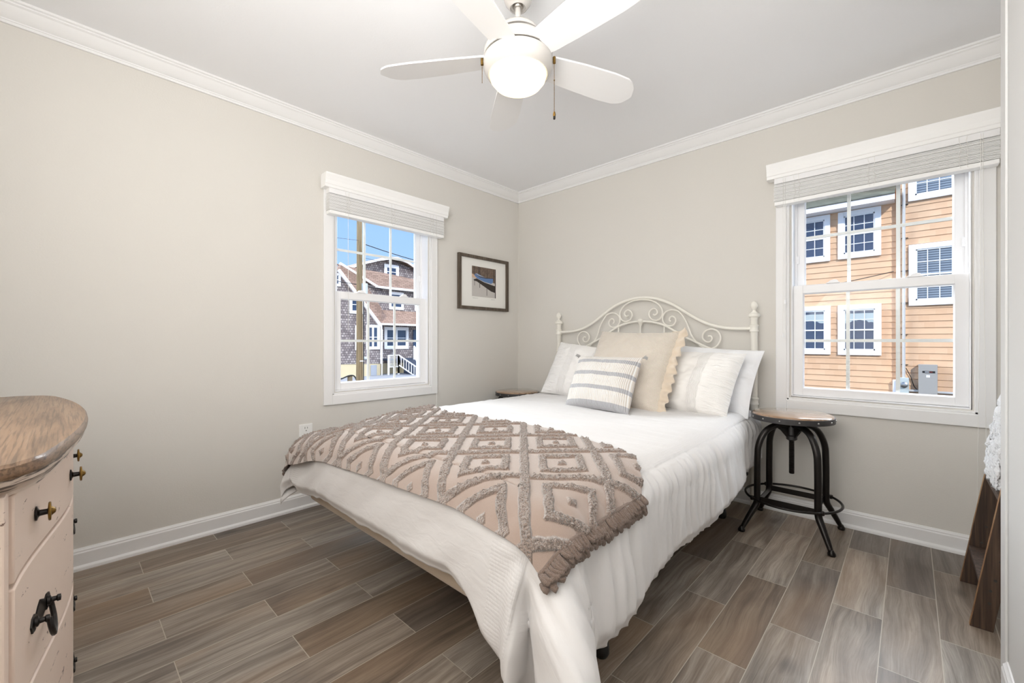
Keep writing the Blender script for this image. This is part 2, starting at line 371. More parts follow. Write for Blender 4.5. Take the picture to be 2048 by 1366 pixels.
M['roofgreen'] = roofmat('dark_green_asphalt', srgb(74, 80, 72), srgb(98, 104, 92), .07)
M['extwhite'] = mat('exterior_white', srgb(246, 246, 248), .6)
M['extpane'] = mat('reflective_pane', srgb(52, 66, 92), .08, spec=.8)
M['extblind'] = mat('pane_with_blind', srgb(110, 124, 138), .3); n = N(M['extblind']); p = n.sep(n.obj())
st = n.math('GREATER_THAN', n.math('SINE', n.math('MULTIPLY', p[2], 2*PI/.055)), -.1)
n.put(n.b.inputs['Base Color'], n.mix(st, srgb(84, 92, 104), srgb(140, 150, 160)))
M['valpane'] = mat('pane_with_valance', srgb(180, 190, 190), .3)
M['foundation'] = mat('cream_stucco', srgb(216, 200, 164), .9, noise_amt=.15, noise_scale=3)
M['extdoor'] = mat('grey_door', srgb(160, 164, 172), .6)
M['steps'] = mat('dark_blue_steps', srgb(70, 78, 96), .8)
M['yard'] = mat('dark_asphalt', srgb(62, 62, 62), .95, noise_amt=.2, noise_scale=4)
M['street'] = mat('street_grey', srgb(150, 152, 158), .95, noise_amt=.2, noise_scale=4)
M['sand'] = mat('sandy_verge', srgb(196, 164, 122), .95, noise_amt=.3, noise_scale=8)
M['conduit'] = mat('grey_conduit', srgb(196, 194, 190), .5)
M['ebox'] = mat('grey_box_metal', srgb(160, 156, 150), .5)
M['black'] = mat('black_matte', srgb(24, 24, 24), .7)
M['red'] = mat('red_print', srgb(170, 60, 40), .6)
M['wire'] = mat('black_wire', srgb(30, 32, 36), .8)
M['xfmr'] = mat('pale_metal_can', srgb(186, 194, 192), .6)
M['bollard'] = mat('weathered_post', srgb(130, 120, 100), .9, noise_amt=.5, noise_scale=9)
# fan bowl
m = mat('lit_bowl_glass', srgb(255, 244, 220), .3, emit=(1, .78, .42, 1), es=1.7); M['bowl'] = m
# ------------------------------------------------------------------ room shell
XR = 3.17; YF = -3.50; H = 2.43; T = .16
HX = (2.213, 2.947); HZ = (.70, 2.03)         # right window hole in the back wall (x)
HY = (-1.7735, -1.0395)                       # left window hole in the left wall (y)
def st(o): o['kind'] = 'structure'; return o
st(MB().box(-T, XR+T, YF-T, T, -.10, 0).build('floor', M['floor']))
st(MB().box(-T, XR+T, YF-T, T, H, H+.12).build('ceiling', M['ceil']))
b = MB(); b.box(-T, 0, YF-T, HY[0], 0, H); b.box(-T, 0, HY[1], T, 0, H); b.box(-T, 0, HY[0], HY[1], 0, HZ[0]); b.box(-T, 0, HY[0], HY[1], HZ[1], H)
st(b.build('wall_left', M['wall']))
b = MB(); b.box(0, HX[0], 0, T, 0, H); b.box(HX[1], XR+T, 0, T, 0, H); b.box(HX[0], HX[1], 0, T, 0, HZ[0]); b.box(HX[0], HX[1], 0, T, HZ[1], H)
st(b.build('wall_back', M['wall']))
st(MB().box(XR, XR+T, YF, 0, 0, H).build('wall_right', M['wall']))
st(MB().box(0, XR, YF-T, YF, 0, H).build('wall_front', M['wall']))
XS = 2.94; YS = -1.02
st(MB().box(XS, XR, YF, YS, 0, H).build('wall_closet', M['whitewall']))
crown = [(0,0),(.066,0),(.066,-.010),(.058,-.013),(.058,-.019),(.050,-.024),(.044,-.034),(.030,-.052),(.020,-.062),(.013,-.066),(.013,-.071),(.010,-.073),(.010,-.084),(0,-.084)]
st(MB().prism(crown, lambda a, b_, t: (a, t, H+b_), YF, -.0).build('trim_1', M['trim'], smooth=True, angle=25))
st(MB().prism(crown, lambda a, b_, t: (t, -a, H+b_), 0, XR).build('trim_2', M['trim'], smooth=True, angle=25))
st(MB().prism(crown, lambda a, b_, t: (XR-a, t, H+b_), YS, 0).build('trim_3', M['trim'], smooth=True, angle=25))
base = [(0,0),(.026,0),(.026,.006),(.024,.013),(.018,.019),(.014,.021),(.014,.074),(.011,.080),(.011,.085),(.006,.090),(.004,.095),(0,.095)]
st(MB().prism(base, lambda a, b_, t: (a, t, b_), YF, 0).build('baseboard_left', M['trim'], smooth=True, angle=25))
st(MB().prism(base, lambda a, b_, t: (t, -a, b_), 0, XR).build('baseboard_back', M['trim'], smooth=True, angle=25))
st(MB().prism(base, lambda a, b_, t: (XR-a, t, b_), YS, 0).build('baseboard_right', M['trim'], smooth=True, angle=25))
st(MB().prism(base, lambda a, b_, t: (XS-a, t, b_), YF, YS-.085).build('baseboard_closet', M['trim'], smooth=True, angle=25))
st(MB().box(XS-.006, XS, YS-.085, YS, 0, H).build('trim_4', M['whitewall'], bevel=.002))

# ------------------------------------------------------------------ windows (local: X along wall, +Y outdoors)
def make_window(name, loc, rz, reflect):
    r = root(name, loc, rz, kind='structure')
    r['label'] = reflect
    hw = .444; iw = .388; z0 = .620; z1 = 2.06
    b = MB()
    b.box(-hw, -iw, -.018, 0, z0, z1); b.box(iw, hw, -.018, 0, z0, z1); b.box(-iw, iw, -.018, 0, z0, z0+.060); b.box(-iw, iw, -.018, 0, z1-.05, z1)
    b.build('casing', M['trim'], r, local=True, bevel=.003)
    b = MB()      # stepped inner stop
    b.box(-iw, -iw+.012, -.012, .02, z0+.06, z1-.05); b.box(iw-.012, iw, -.012, .02, z0+.06, z1-.05); b.box(-iw, iw, -.012, .02, z0+.06, z0+.072)
    b.build('stop', M['trim'], r, local=True, bevel=.002)
    j = .367
    b = MB(); b.box(-j, -j+.006, .0, .155, .70, 2.03); b.box(j-.006, j, .0, .155, .70, 2.03); b.box(-j, j, .0, .155, .700, .706); b.box(-j, j, .0, .155, 2.02, 2.03)
    b.box(-j+.006, -j+.018, .075, .082, .706, 2.02); b.box(j-.018, j-.006, .075, .082, .706, 2.02)
    b.build('window_frame', M['vinyl'], r, local=True, bevel=.0015)
    def sash(nm, y0, y1, zb, zt, gb, gt):
        w = .361; g = .3135
        b = MB(); b.box(-w, -g, y0, y1, zb, zt); b.box(g, w, y0, y1, zb, zt); b.box(-g, g, y0, y1, zb, gb); b.box(-g, g, y0, y1, gt, zt)
        # glazing bead, sloped
        ym = (y0+y1)/2
        for s_ in (-1, 1): b.prism([(s_*g, y0+.004), (s_*(g-.007), ym-.003), (s_*g, ym-.003)], lambda a, b_, t: (a, b_, t), gb, gt)
        b.prism([(gb, y0+.004), (gb+.007, ym-.003), (gb, ym-.003)], lambda a, b_, t: (t, b_, a), -g, g)
        b.prism([(gt, y0+.004), (gt-.007, ym-.003), (gt, ym-.003)], lambda a, b_, t: (t, b_, a), -g, g)
        s = b.build(nm, M['vinyl'], r, local=True, bevel=.002)
        WL[s.name] = Vector((0,0,0))
        MB().box(-g-.004, g+.004, ym-.002, ym+.002, gb-.004, gt+.004).build('pane', M['glass'], s, local=True)
        b = MB()
        for x in (-g/3, g/3): b.box(x-.0085, x+.0085, ym+.004, ym+.010, gb, gt)
        zm = (gb+gt)/2; b.box(-g, g, ym+.0035, ym+.0095, zm-.0085, zm+.0085)
        b.build('muntin', M['vinyl'], s, local=True)
        return s
    lo = sash('lower_sash', .030, .066, .708, 1.362, .752, 1.314)
    up = sash('upper_sash', .086, .120, 1.322, 2.018, 1.364, 1.945)
    for x in (-.17, .17):
        b = MB(); b.box(x-.030, x+.030, .020, .045, 1.3622, 1.368)
        b.prism([(-.024, 0), (.024, 0), (.020, .012), (.006, .015), (-.012, .011)], lambda a, b_, t: (x+a, t, 1.368+b_), .026, .044)
        b.build('sash_lock', M['vinyl'], r, local=True, bevel=.001)
    for s_ in (-1, 1):
        MB().box(s_*.345-.006, s_*.345+.006, .074, .087, 1.50, 1.545).build('tilt_latch', M['vinyl'], r, local=True, bevel=.001)
    return r
make_window('window_1', (0, -1.4065, 0), PI/2, 'double hung white window in the left wall, grey shingle house beyond')
make_window('window_2', (2.5805, 0, 0), 0, 'double hung white window in the back wall, orange sided house beyond')

# ------------------------------------------------------------------ blinds, raised, with crown valance
def make_blind(loc, rz, label, cords, wand, w0=.449, wv=.475):
    r = root('window_blind', loc, rz, label, 'window blind')
    prof = [(-.020,1.998),(-.082,1.998),(-.084,2.004),(-.086,2.014),(-.090,2.018),(-.092,2.040),(-.098,2.060),(-.103,2.074),(-.103,2.084),(-.020,2.084)]
    b = MB(); b.prism(prof, lambda a, b_, t: (t, a, b_), -wv, wv)
    b.build('valance', M['blind'], r, local=True, bevel=.001)
    MB().box(-w0, w0, -.076, -.021, 1.966, 1.999).build('headrail', M['vinyl'], r, local=True, bevel=.004)
    b = MB(); random.seed(5)
    for i in range(24):
        z = 1.962 - i*.0042; dy = random.uniform(-.003, .002); dx = random.uniform(-.0015, .0015)
        b.box(-w0+dx, w0+dx, -.074+dy, -.024+dy, z-.0024, z)
    b.build('slat_stack', M['blind'], r, local=True)
    MB().box(-w0+.002, w0-.002, -.077, -.021, 1.838, 1.860).build('bottom_rail', M['blind'], r, local=True, bevel=.004)
    for x in (-.33, .0, .33):
        b = MB()
        for dx in (-.012, .012):
            pts = [(x+dx, -.0785, 1.995)]+[(x+dx+random.uniform(-.005,.005), -.079+random.uniform(-.004,.001), 1.99-.018*k) for k in range(9)]
            b.tube(pts, .0009, 5)
        b.build('ladder_cord', M['cord'], r, local=True)
    for (x, zb, sway, tas) in cords:
        pts = [(x, -.080, 1.99), (x, -.082, 1.6), (x+sway*.3, -.082, 1.1), (x+sway, -.080, zb)]
        c = MB().tube(cr(pts, 6), .0011, 5).build('pull_cord', M['cord'], r, local=True, smooth=True)
        if tas: MB().lathe([(.001,.026),(.0035,.022),(.006,.0),(.0045,-.002)], (x+sway, -.080, zb-.02), 10).build('tassel', M['vinyl'], c, local=True, smooth=True)
    return r
make_blind((0, -1.392, 0), PI/2, 'raised white slat blind with valance over the left wall window', [(.372, .42, .003, False), (-.33, 1.70, 0, False)], True, .449, .480)
make_blind((2.585, 0, 0), 0, 'raised white slat blind with valance over the back wall window', [(-.388, 1.27, 0, True), (-.398, 1.075, -.002, True), (.385, .20, -.012, False), (.392, .14, .014, False)], True, .446, .482)

# ------------------------------------------------------------------ framed boat print
fr = root('framed_print', (0, -.4575, 1.5345), 0, 'dark wood framed boat photograph with white mat beside the left window', 'picture frame')
def fT(a, out, z): return (out, a-.4575, 1.5345+z)
hw, hh, fw_ = .295, .2315, .026
for (a0, a1, z0, z1) in ((-hw,-hw+fw_,-hh,hh),(hw-fw_,hw,-hh,hh),(-hw+fw_,hw-fw_,-hh,-hh+fw_),(-hw+fw_,hw-fw_,hh-fw_,hh)):
    b = MB(T=fT); b.box(a0, a1, .002, .030, z0, z1); b.build('frame_rail', M['framewood'], fr, bevel=.002)
MB(T=fT).box(-hw+.02, hw-.02, .004, .012, -hh+.02, hh-.02).build('mat_board', M['mat_board'], fr)
pm = [mat('print_water', srgb(196, 192, 188), .7), mat('print_bank', srgb(150, 128, 112), .7, noise_amt=.9, noise_scale=60), mat('print_boat', srgb(96, 128, 176), .7), mat('print_reflection', srgb(52, 46, 42), .7),
      mat('print_shore', srgb(206, 176, 150), .7), mat('print_inner', srgb(150, 174, 206), .7), mat('print_signature', srgb(150, 150, 150), .8)]
b = MB(T=fT); pw, ph = .142, .130
def poly(mi, pts, d):
    b.m = mi; k = [b.av((-pw+2*pw*x, d, .012-ph+2*ph*y)) for x, y in pts]; b.af(*k)
e = .0125
poly(0, [(0,0),(1,0),(1,1),(0,1)], e)
poly(1, [(0,.68),(1,.50),(1,1),(0,1)], e+.0002)
poly(4, [(0,.62),(.22,.60),(.2,.70),(0,.74)], e+.0003)
poly(3, [(.07,.56),(.2,.60),(.5,.50),(.95,.42),(1,.42),(1,.18),(.80,.22),(.5,.36),(.2,.50),(.08,.52)], e+.0004)
poly(2, [(.10,.74),(.3,.67),(.6,.66),(.88,.68),(.88,.54),(.80,.48),(.5,.52),(.2,.61),(.11,.68)], e+.0006)
poly(5, [(.12,.75),(.3,.69),(.52,.67),(.34,.72),(.2,.765)], e+.0008)
poly(3, [(.30,.67),(.55,.655),(.88,.68),(.88,.665),(.56,.635),(.30,.655)], e+.0009)
for x0, w, y0, y1 in ((.08,.018,.70,1),(.27,.03,.66,.99),(.32,.012,.66,.97),(.62,.02,.62,.95),(.965,.035,0,1),(.90,.02,.6,.98)): poly(3, [(x0,y0),(x0+w,y0),(x0+w,y1),(x0,y1)], e+.0005)
for x0, w, y0, y1 in ((.10,.014,.36,.55),(.31,.02,.30,.50),(.61,.018,.06,.42)): poly(3, [(x0,y0),(x0+w,y0),(x0+w,y1),(x0,y1)], e+.0005)
for k in range(22): x0 = .04+k*.042; poly(3, [(x0,.72),(x0+.005,.72),(x0+.006,.98),(x0+.001,.98)], e+.00035)
poly(6, [(.03,-.05),(.25,-.05),(.25,-.055),(.03,-.06)], e); poly(6, [(.80,-.05),(.98,-.05),(.98,-.055),(.80,-.06)], e)
b.build('print', pm, fr, fix=False)

# ------------------------------------------------------------------ wall outlet
ot = root('wall_outlet', (0, -1.9565, .455), 0, 'white duplex outlet on the left wall beside the blanket corner', 'outlet')
def oT(a, out, z): return (out, -1.9565+a, .455+z)
MB(T=oT).box(-.040, .040, .0, .007, -.062, .062).build('cover_plate', M['plug'], ot, bevel=.003)
for s_ in (-1, 1):
    q = MB(T=oT).box(-.017, .017, .007, .0095, s_*.0305-.026, s_*.0305+.026).build('receptacle', M['plug'], ot, bevel=.002)
    b = MB(T=oT)
    for kk, zc in enumerate((s_*.0305+.004,)):
        b.box(-.0085, -.0062, .0095, .0099, zc-.001, zc+.011); b.box(.0062, .0085, .0095, .0099, zc-.001, zc+.010); b.box(-.0025, .0025, .0095, .0099, zc-.016, zc-.010)
    b.build('slots', M['dark'], q)

# ------------------------------------------------------------------ ceiling fan with lit bowl
FX, FY = None, None
a = math.radians(AZ); fwx, fwy = -math.sin(a), math.cos(a); rx, ry = math.cos(a), math.sin(a)
FX = CAM[0]+1.62*fwx+.023*rx; FY = CAM[1]+1.62*fwy+.023*ry
fan = root('ceiling_fan', (FX, FY, H), 0, 'white five blade ceiling fan with a glowing glass bowl light and pull chains', 'ceiling fan')
c0 = (FX, FY, 0)
MB().lathe([(.070,2.43),(.070,2.405),(.064,2.365),(.050,2.325),(.036,2.306),(.030,2.302),(.030,2.310)], c0, 40).build('canopy', M['fan'], fan, smooth=True)
MB().lathe([(.0,2.300),(.016,2.302),(.022,2.310),(.022,2.324),(.014,2.334),(0,2.336)], c0, 24).build('hanger_ball', M['steel'], fan, smooth=True)
MB().lathe([(.0105,2.31),(.0105,2.222)], c0, 20).build('downrod', M['fan'], fan, smooth=True)
MB().lathe([(.012,2.228),(.030,2.228),(.055,2.224),(.076,2.214),(.086,2.200),(.088,2.190)], c0, 48).build('motor_cap', M['fan'], fan, smooth=True)
MB().lathe([(.082,2.1895),(.082,2.183)], c0, 48).build('seam_ring', M['dark'], fan, smooth=True)
MB().lathe([(.088,2.182),(.098,2.176),(.112,2.164),(.124,2.150),(.130,2.134),(.132,2.118),(.130,2.112),(.120,2.112)], c0, 56).build('motor_housing', M['fan'], fan, smooth=True)
MB().lathe([(.126,2.1115),(.126,2.1075)], c0, 48).build('seam_ring', M['dark'], fan, smooth=True)
MB().lathe([(.128,2.107),(.133,2.100),(.134,2.085),(.131,2.068),(.124,2.055),(.113,2.046),(.108,2.048),(.108,2.060),(.0,2.064)], c0, 56).build('light_housing', M['fan'], fan, smooth=True)
MB().lathe([(.107,2.056),(.109,2.046),(.105,2.030),(.090,2.011),(.066,1.998),(.036,1.991),(.0,1.989)], c0, 56).build('glass_bowl', M['bowl'], fan, smooth=True)
b = MB()
pitch = math.radians(12)
def blade_mesh():
    b = MB(); n_ = 26; L0, L1 = .085, .560; top = []; 
    def wd(s):                     # leading / trailing half widths
        x = L0+(L1-L0)*s
        le = lerp([(0,.045),(.12,.055),(.4,.064),(.7,.070),(.88,.066),(.95,.052),(.985,.032),(1,.012)], s)
        tr = lerp([(0,.045),(.12,.056),(.4,.068),(.7,.074),(.86,.070),(.94,.050),(.98,.024),(1,.0)], s)
        return x, le, -tr
    up = []; dn = []
    for i in range(n_+1):
        s = i/n_; x, le, tr = wd(s); ru = []; rd = []
        for j in range(7):
            y = tr+(le-tr)*j/6; z = -y*math.sin(pitch); yy = y*math.cos(pitch)
            ru.append(b.av((x, yy, z+.0035))); rd.append(b.av((x, yy, z-.0035)))
        up.append(ru); dn.append(rd)
    for i in range(n_):
        for j in range(6): b.af(up[i][j], up[i+1][j], up[i+1][j+1], up[i][j+1]); b.af(dn[i][j], dn[i][j+1], dn[i+1][j+1], dn[i+1][j])
        b.af(up[i][0], dn[i][0], dn[i+1][0], up[i+1][0]); b.af(up[i][6], up[i+1][6], dn[i+1][6], dn[i][6])
    for E_ in (0, n_):
        for j in range(6): b.af(up[E_][j], up[E_][j+1], dn[E_][j+1], dn[E_][j]) if E_ == 0 else b.af(up[E_][j], dn[E_][j], dn[E_][j+1], up[E_][j+1])
    return b
bl0 = blade_mesh().build('blade', M['blade'], fan, smooth=True, local=True)
bl0.location = (0, 0, 2.112-H); BA = [26, 98, 170, 242, 314]
bl0.rotation_euler = (0, 0, math.radians(AZ+BA[0]))
for k in range(1, 5):
    o = bl0.copy(); C.objects.link(o); o.rotation_euler = (0, 0, math.radians(AZ+BA[k]))
def chain(lat, dz0, dz1, mid, pend):
    px, py = FX+lat[0], FY+lat[1]
    b = MB(); b.tube([(px, py, dz0+.012), (px, py, dz0-.012)], .0055, 8)
    z = dz0-.014
    if mid: b.tube([(px, py, z), (px, py, mid)], .0009, 5); b.lathe([(0,.004),(.003,0),(0,-.004)], (px, py, mid), 8); z = mid-.004
    while z > dz1: b.lathe([(.0003,.0021),(.0019,.0),(.0003,-.0021)], (px, py, z), 6); z -= .0046
    c = b.build('pull_chain', M['brass'], fan, smooth=True)
    if pend: MB().lathe([(.001,.004),(.0035,.0),(.0055,-.010),(.0045,-.016)], (px, py, dz1), 12).build('pendant', M['brass'], c, smooth=True); MB().lathe([(.0046,-.016),(.0042,-.026),(.0015,-.028)], (px, py, dz1), 12).build('pendant_tip', M['iron'], c, smooth=True)
chain((-.136*rx-.02*fwx, -.136*ry-.02*fwy), 2.085, 2.006, None, False)
chain((.137*rx-.02*fwx, .137*ry-.02*fwy), 2.092, 1.895, 2.016, True)
# ------------------------------------------------------------------ bed: enamelled headboard and steel frame
XC = 1.28
bed = root('bed', (XC, -1.1, 0), 0, 'cream metal bed frame with scrolled arched headboard against the back wall', 'bed')
YH = -.062
def P3(pts): return [(x, YH, z) for x, z in pts]
def mir(pts): return [(2*XC-x, z) for x, z in pts]
hb = MB().build  # noqa
railL = [(.545,1.109),(.62,1.110),(.70,1.117),(.78,1.137),(.86,1.172),(.94,1.222),(1.02,1.276),(1.10,1.316),(1.19,1.343),(1.28,1.352)]
full = railL+[p for p in mir(railL)[::-1]][1:]
MB().tube(cr(P3(full), 5), .0105, 12).build('top_rail', M['bedmetal'], bed, smooth=True)
archL = [(.545,.928),(.64,.936),(.72,.955),(.80,.985),(.88,1.024),(.95,1.058),(1.02,1.098),(1.10,1.143),(1.19,1.169),(1.28,1.176)]
full = archL+[p for p in mir(archL)[::-1]][1:]
MB().tube(cr(P3(full), 5), .0085, 12).build('lower_arch', M['bedmetal'], bed, smooth=True)
MB().tube(P3([(.545,.66),(2.015,.66)]), .0085, 12).build('bottom_rail', M['bedmetal'], bed, smooth=True)
for x, zt in ((.82,.985),(.96,1.06),(1.10,1.14),(1.28,1.165),(1.46,1.14),(1.60,1.06),(1.74,.985)):
    MB().tube(P3([(x,.66),(x,zt)]), .0055, 8).build('spindle', M['bedmetal'], bed, smooth=True)
MB().lathe([(.006,1.128),(.008,1.142),(.014,1.158),(.021,1.172),(.022,1.184),(.017,1.192),(.008,1.196),(0,1.197)], (XC, YH, 0), 16).build('centre_knuckle', M['bedmetal'], bed, smooth=True)
SR = [(1.673,1.036),(1.649,1.072),(1.630,1.125),(1.606,1.178),(1.571,1.228),(1.540,1.246),(1.505,1.249),(1.470,1.236),(1.450,1.208),(1.450,1.176),(1.467,1.150),(1.494,1.138),(1.524,1.142),(1.541,1.163),(1.540,1.188),(1.521,1.204),(1.502,1.198),(1.497,1.180),(1.508,1.168)]
SB = [(1.649,1.072),(1.673,1.036),(1.708,1.000),(1.752,.980),(1.798,.988),(1.828,1.020),(1.836,1.056),(1.820,1.092),(1.788,1.110),(1.752,1.104),(1.728,1.082),(1.724,1.052),(1.744,1.028),(1.770,1.027),(1.783,1.046),(1.775,1.064),(1.758,1.064)]
SC = [(1.28,1.338),(1.22,1.332),(1.165,1.312),(1.126,1.276),(1.112,1.236),(1.124,1.198),(1.158,1.180),(1.194,1.190),(1.213,1.220),(1.205,1.252),(1.178,1.266),(1.155,1.252),(1.152,1.230),(1.170,1.218),(1.182,1.226)]
for s_ in (0, 1):
    f = (lambda p: p) if s_ else mir
    MB().tube(cr(P3(f(SR)), 5), .0052, 8).build('scroll', M['bedmetal'], bed, smooth=True)
    MB().tube(cr(P3(f(SB)), 5), .0052, 8).build('scroll', M['bedmetal'], bed, smooth=True)
    MB().tube(cr(P3(f(SC)), 5), .0052, 8).build('scroll', M['bedmetal'], bed, smooth=True)
for x in (.530, 2.030):
    p = MB().lathe([(.020,0),(.020,1.165),(.022,1.168),(.022,1.176),(.032,1.182),(.034,1.190),(.032,1.199),(.022,1.203),(.018,1.207),(.010,1.216),(.009,1.224),(.015,1.232),(.021,1.245),(.021,1.256),(.015,1.268),(.007,1.275),(0,1.277)], (x, YH, 0), 24).build('post', M['bedmetal'], bed, smooth=True)
    for zc in (1.110, .930, .66):
        MB().lathe([(.021,-.022),(.025,-.020),(.025,-.012),(.0225,-.009),(.0225,.009),(.025,.012),(.025,.020),(.021,.022)], (x, YH, zc), 24).build('collar', M['bedmetal'], p, smooth=True)
b = MB(); 
b.box(.62,.65,-1.95,-.075,.20,.225); b.box(1.97,2.00,-1.95,-.075,.20,.225); b.box(.65,1.97,-1.95,-1.92,.20,.225); b.box(.65,1.97,-1.1,-1.07,.20,.225)
b.build('side_frame', M['iron'], bed)
for x, y in ((.80,-1.60),(1.995,-1.78),(.70,-1.08),(1.70,-1.08),(1.93,-.35),(.62,-.35)):
    l = MB().lathe([(.014,.205),(.014,.06),(.020,.055),(.020,.045)], (x, y, 0), 12).build('leg', M['iron'], bed, smooth=True)
    MB().lathe([(.017,.052),(.022,.048),(.026,.03),(.026,.012),(.020,0)], (x, y, 0), 16).build('castor', M['castor'], l, smooth=True)
tag(MB().box(.535,2.015,-2.145,-.09,.232,.415).build('box_spring', M['boxspring'], bevel=.03, seg=4), 'beige box spring showing beneath the white comforter at the foot of the bed', 'box spring')
tag(MB().box(.56,2.00,-2.08,-.09,.417,.548).build('mattress', M['mattress'], bevel=.06, seg=5), 'white mattress between the box spring and the white comforter', 'mattress')

# ------------------------------------------------------------------ bedding surface: cloth coords (a across from centre, b along from the wall)
WF = .715; LFB = 2.105; RC = .125; LA = RC*PI/2; ZT = .613
def prof(r):
    if r < LA: p = r/RC; return RC*math.sin(p), -RC*(1-math.cos(p))
    d = r-LA; return RC+.15*d*(1-.6*d/.4), -(RC+d*.975)
def bedmap(a, b):
    s = 1 if a >= 0 else -1; aa = abs(a)
    ea = max(0, aa-WF); eb = max(0, b-LFB)
    zt = ZT + .010*(1-(aa/WF)**2 if aa < WF else 0) 
    dz = -.055*sst(.35, .74, aa)*sst(1.45, 2.12, b) if s < 0 else -.012*sst(.5, .74, aa)*sst(1.7, 2.12, b)
    zt += dz
    r = math.hypot(ea, eb)
    x0 = min(aa, WF); y0 = min(b, LFB)
    if r < 1e-9: return Vector((XC+s*x0, -y0, zt))
    th = math.atan2(eb, ea); h, v = prof(r)
    k = sst(.14, .46, r)
    h *= 1-.30*(1-sst(.40, .95, b))
    if ea > 0 and eb > 0:
        d = math.degrees(th); w = math.sin(2*th)
        if s > 0: fl = .85*math.exp(-((d-30)/22)**2) - .40*math.exp(-((d-63)/8)**2) + .25*math.exp(-((d-78)/9)**2)
        else: fl = .35*math.exp(-((d-55)/20)**2) - .3*math.exp(-((d-28)/9)**2)
        h += fl*w*k*.25
    return Vector((XC+s*(x0+h*math.cos(th)), -(y0+h*math.sin(th)), ZT+v+dz))
def bednorm(a, b):
    e = .004; p = bedmap(a, b)
    da = bedmap(a+e, b)-bedmap(a-e, b); db = bedmap(a, b+e)-bedmap(a, b-e)
    n = db.cross(da); n = n.normalized() if n.length > 1e-12 else Vector((0,0,1))
    return n
# which way is outward: flat top must give +z
if bednorm(0, 1).z < 0:
    _bn = bednorm
    def bednorm(a, b): return -_bn(a, b)
def backb(a): return lerp([(-.88,1.36),(-.7,1.40),(-.5,1.50),(-.03,1.505),(.27,1.48),(.58,1.555),(.74,1.61),(.86,1.76)], a)
BLR = WF+.150; BLL = -(WF+.175)
def footb(a): return LFB+lerp([(-.8,.20),(-.5,.175),(0,.150),(.5,.135),(.9,.150)], a)
def under_blanket(a, b):
    return sst(backb(a)-.03, backb(a)+.03, b)*(1-sst(footb(a)-.03, footb(a)+.01, b))*sst(BLL-.02, BLL+.03, a)*(1-sst(BLR-.02, BLR+.03, a))
def comforter():
    ua = []
    nF, nS = 110, 62
    def axis_a(i):      # 0..nS side, then flat, then side
        if i <= nS: return -1, (nS-i)/nS
        if i >= nS+nF: return 1, (i-nS-nF)/nS
        return 0, (i-nS)/nF*2-1
    nB, nBs = 190, 62
    b0 = .11
    mb = MB(); K = []
    for i in range(2*nS+nF+1):
        row = []; sd, f = axis_a(i)
        for j in range(nB+nBs+1):
            fb = max(0, (j-nB)/nBs); bb = b0+(LFB-b0)*min(j, nB)/nB
            if sd:
                hem = lerp([(0,.37),(.5,.40),(1.0,.425),(1.5,.45),(2.1,.49)], bb) if sd > 0 else lerp([(0,.36),(1.9,.37),(2.1,.31)], bb)
                hem += .014*nz(bb*3.1, sd*4.0)+.006*nz(bb*17, 3)
                aa = sd*(WF+f*hem)
            else: aa = f*WF
            hf = .348+.012*nz(aa*4, 7.7)+.006*nz(aa*19, 5) + .15*sst(.45, .80, aa) - .04*sst(.5, .8, -aa)
            if sd: hf += (.06*f if sd > 0 else -.03*f)
            bbb = bb+fb*hf
            a_, b_ = aa, bbb
            p = bedmap(a_, b_); n = bednorm(a_, b_)
            ea = max(0, abs(a_)-WF); eb = max(0, b_-LFB); r = math.hypot(ea, eb); ub = under_blanket(a_, b_)
            w = 0
            # top: soft creases across the bed
            top = 1-sst(0, .06, r)
            w += top*(.007*nz(a_*2.0, b_*12, 1)+.005*nz(a_*4+b_*2, b_*26, 2)+.008*nz(a_*1.5, b_*3, 8)+.006*(.3-abs(nz(a_*3+b_*1.5, b_*9, 61))))
            # side: gathers falling from the ruched seam
            sx = ea/max(r, 1e-6) if r > 0 else 0
            side = sst(.05, .16, r)
            g = abs(nz(b_*17+ .8*nz(r*5, b_*3), r*1.6, 11)); g2 = nz(b_*42, r*3, 4); big = nz(b_*5.5+r*1.2, r*1.3, 21)
            w += side*sx*sx*((.046*(.35-g))*(1-.4*sst(.3,.45,r)) + .007*g2*(1-sst(.18,.36,r)) + .030*big*sst(.1,.35,r))
            # foot: smoother, slanted pulls
            sy = eb/max(r, 1e-6) if r > 0 else 0
            w += side*sy*sy*(.024*nz(a_*3.2+r*4, r*3.0, 31)+.008*nz(a_*9+r*9, r*5, 33)+.018*nz(a_*6, r*1.5, 35)*sst(.15,.36,r))
            # puffed hem turning under
            tip = max(abs(f) if sd else 0, fb)
            if sd or fb > 0:
                w += -.030*sst(.86, 1.0, tip)
            # panel seams
            if abs(abs(a_)-.805) < .006: w -= .003
            w *= (1-.85*ub); w -= .008*ub
            w += .010*(1-ub)*0
            q = p+n*w
            row.append(mb.av(q, (a_, b_)))
        K.append(row)
    for i in range(len(K)-1):
        for j in range(len(K[0])-1): mb.af(K[i][j], K[i][j+1], K[i+1][j+1], K[i+1][j])
    return mb.build('comforter', M['comforter'], None, smooth=True, angle=0, solid=0)
cf = comforter()
tag(cf, 'white comforter with gathered sides draped over the bed to near the floor', 'comforter')
sm = cf.modifiers.new('thick', 'SOLIDIFY'); sm.thickness = .012; sm.offset = -1

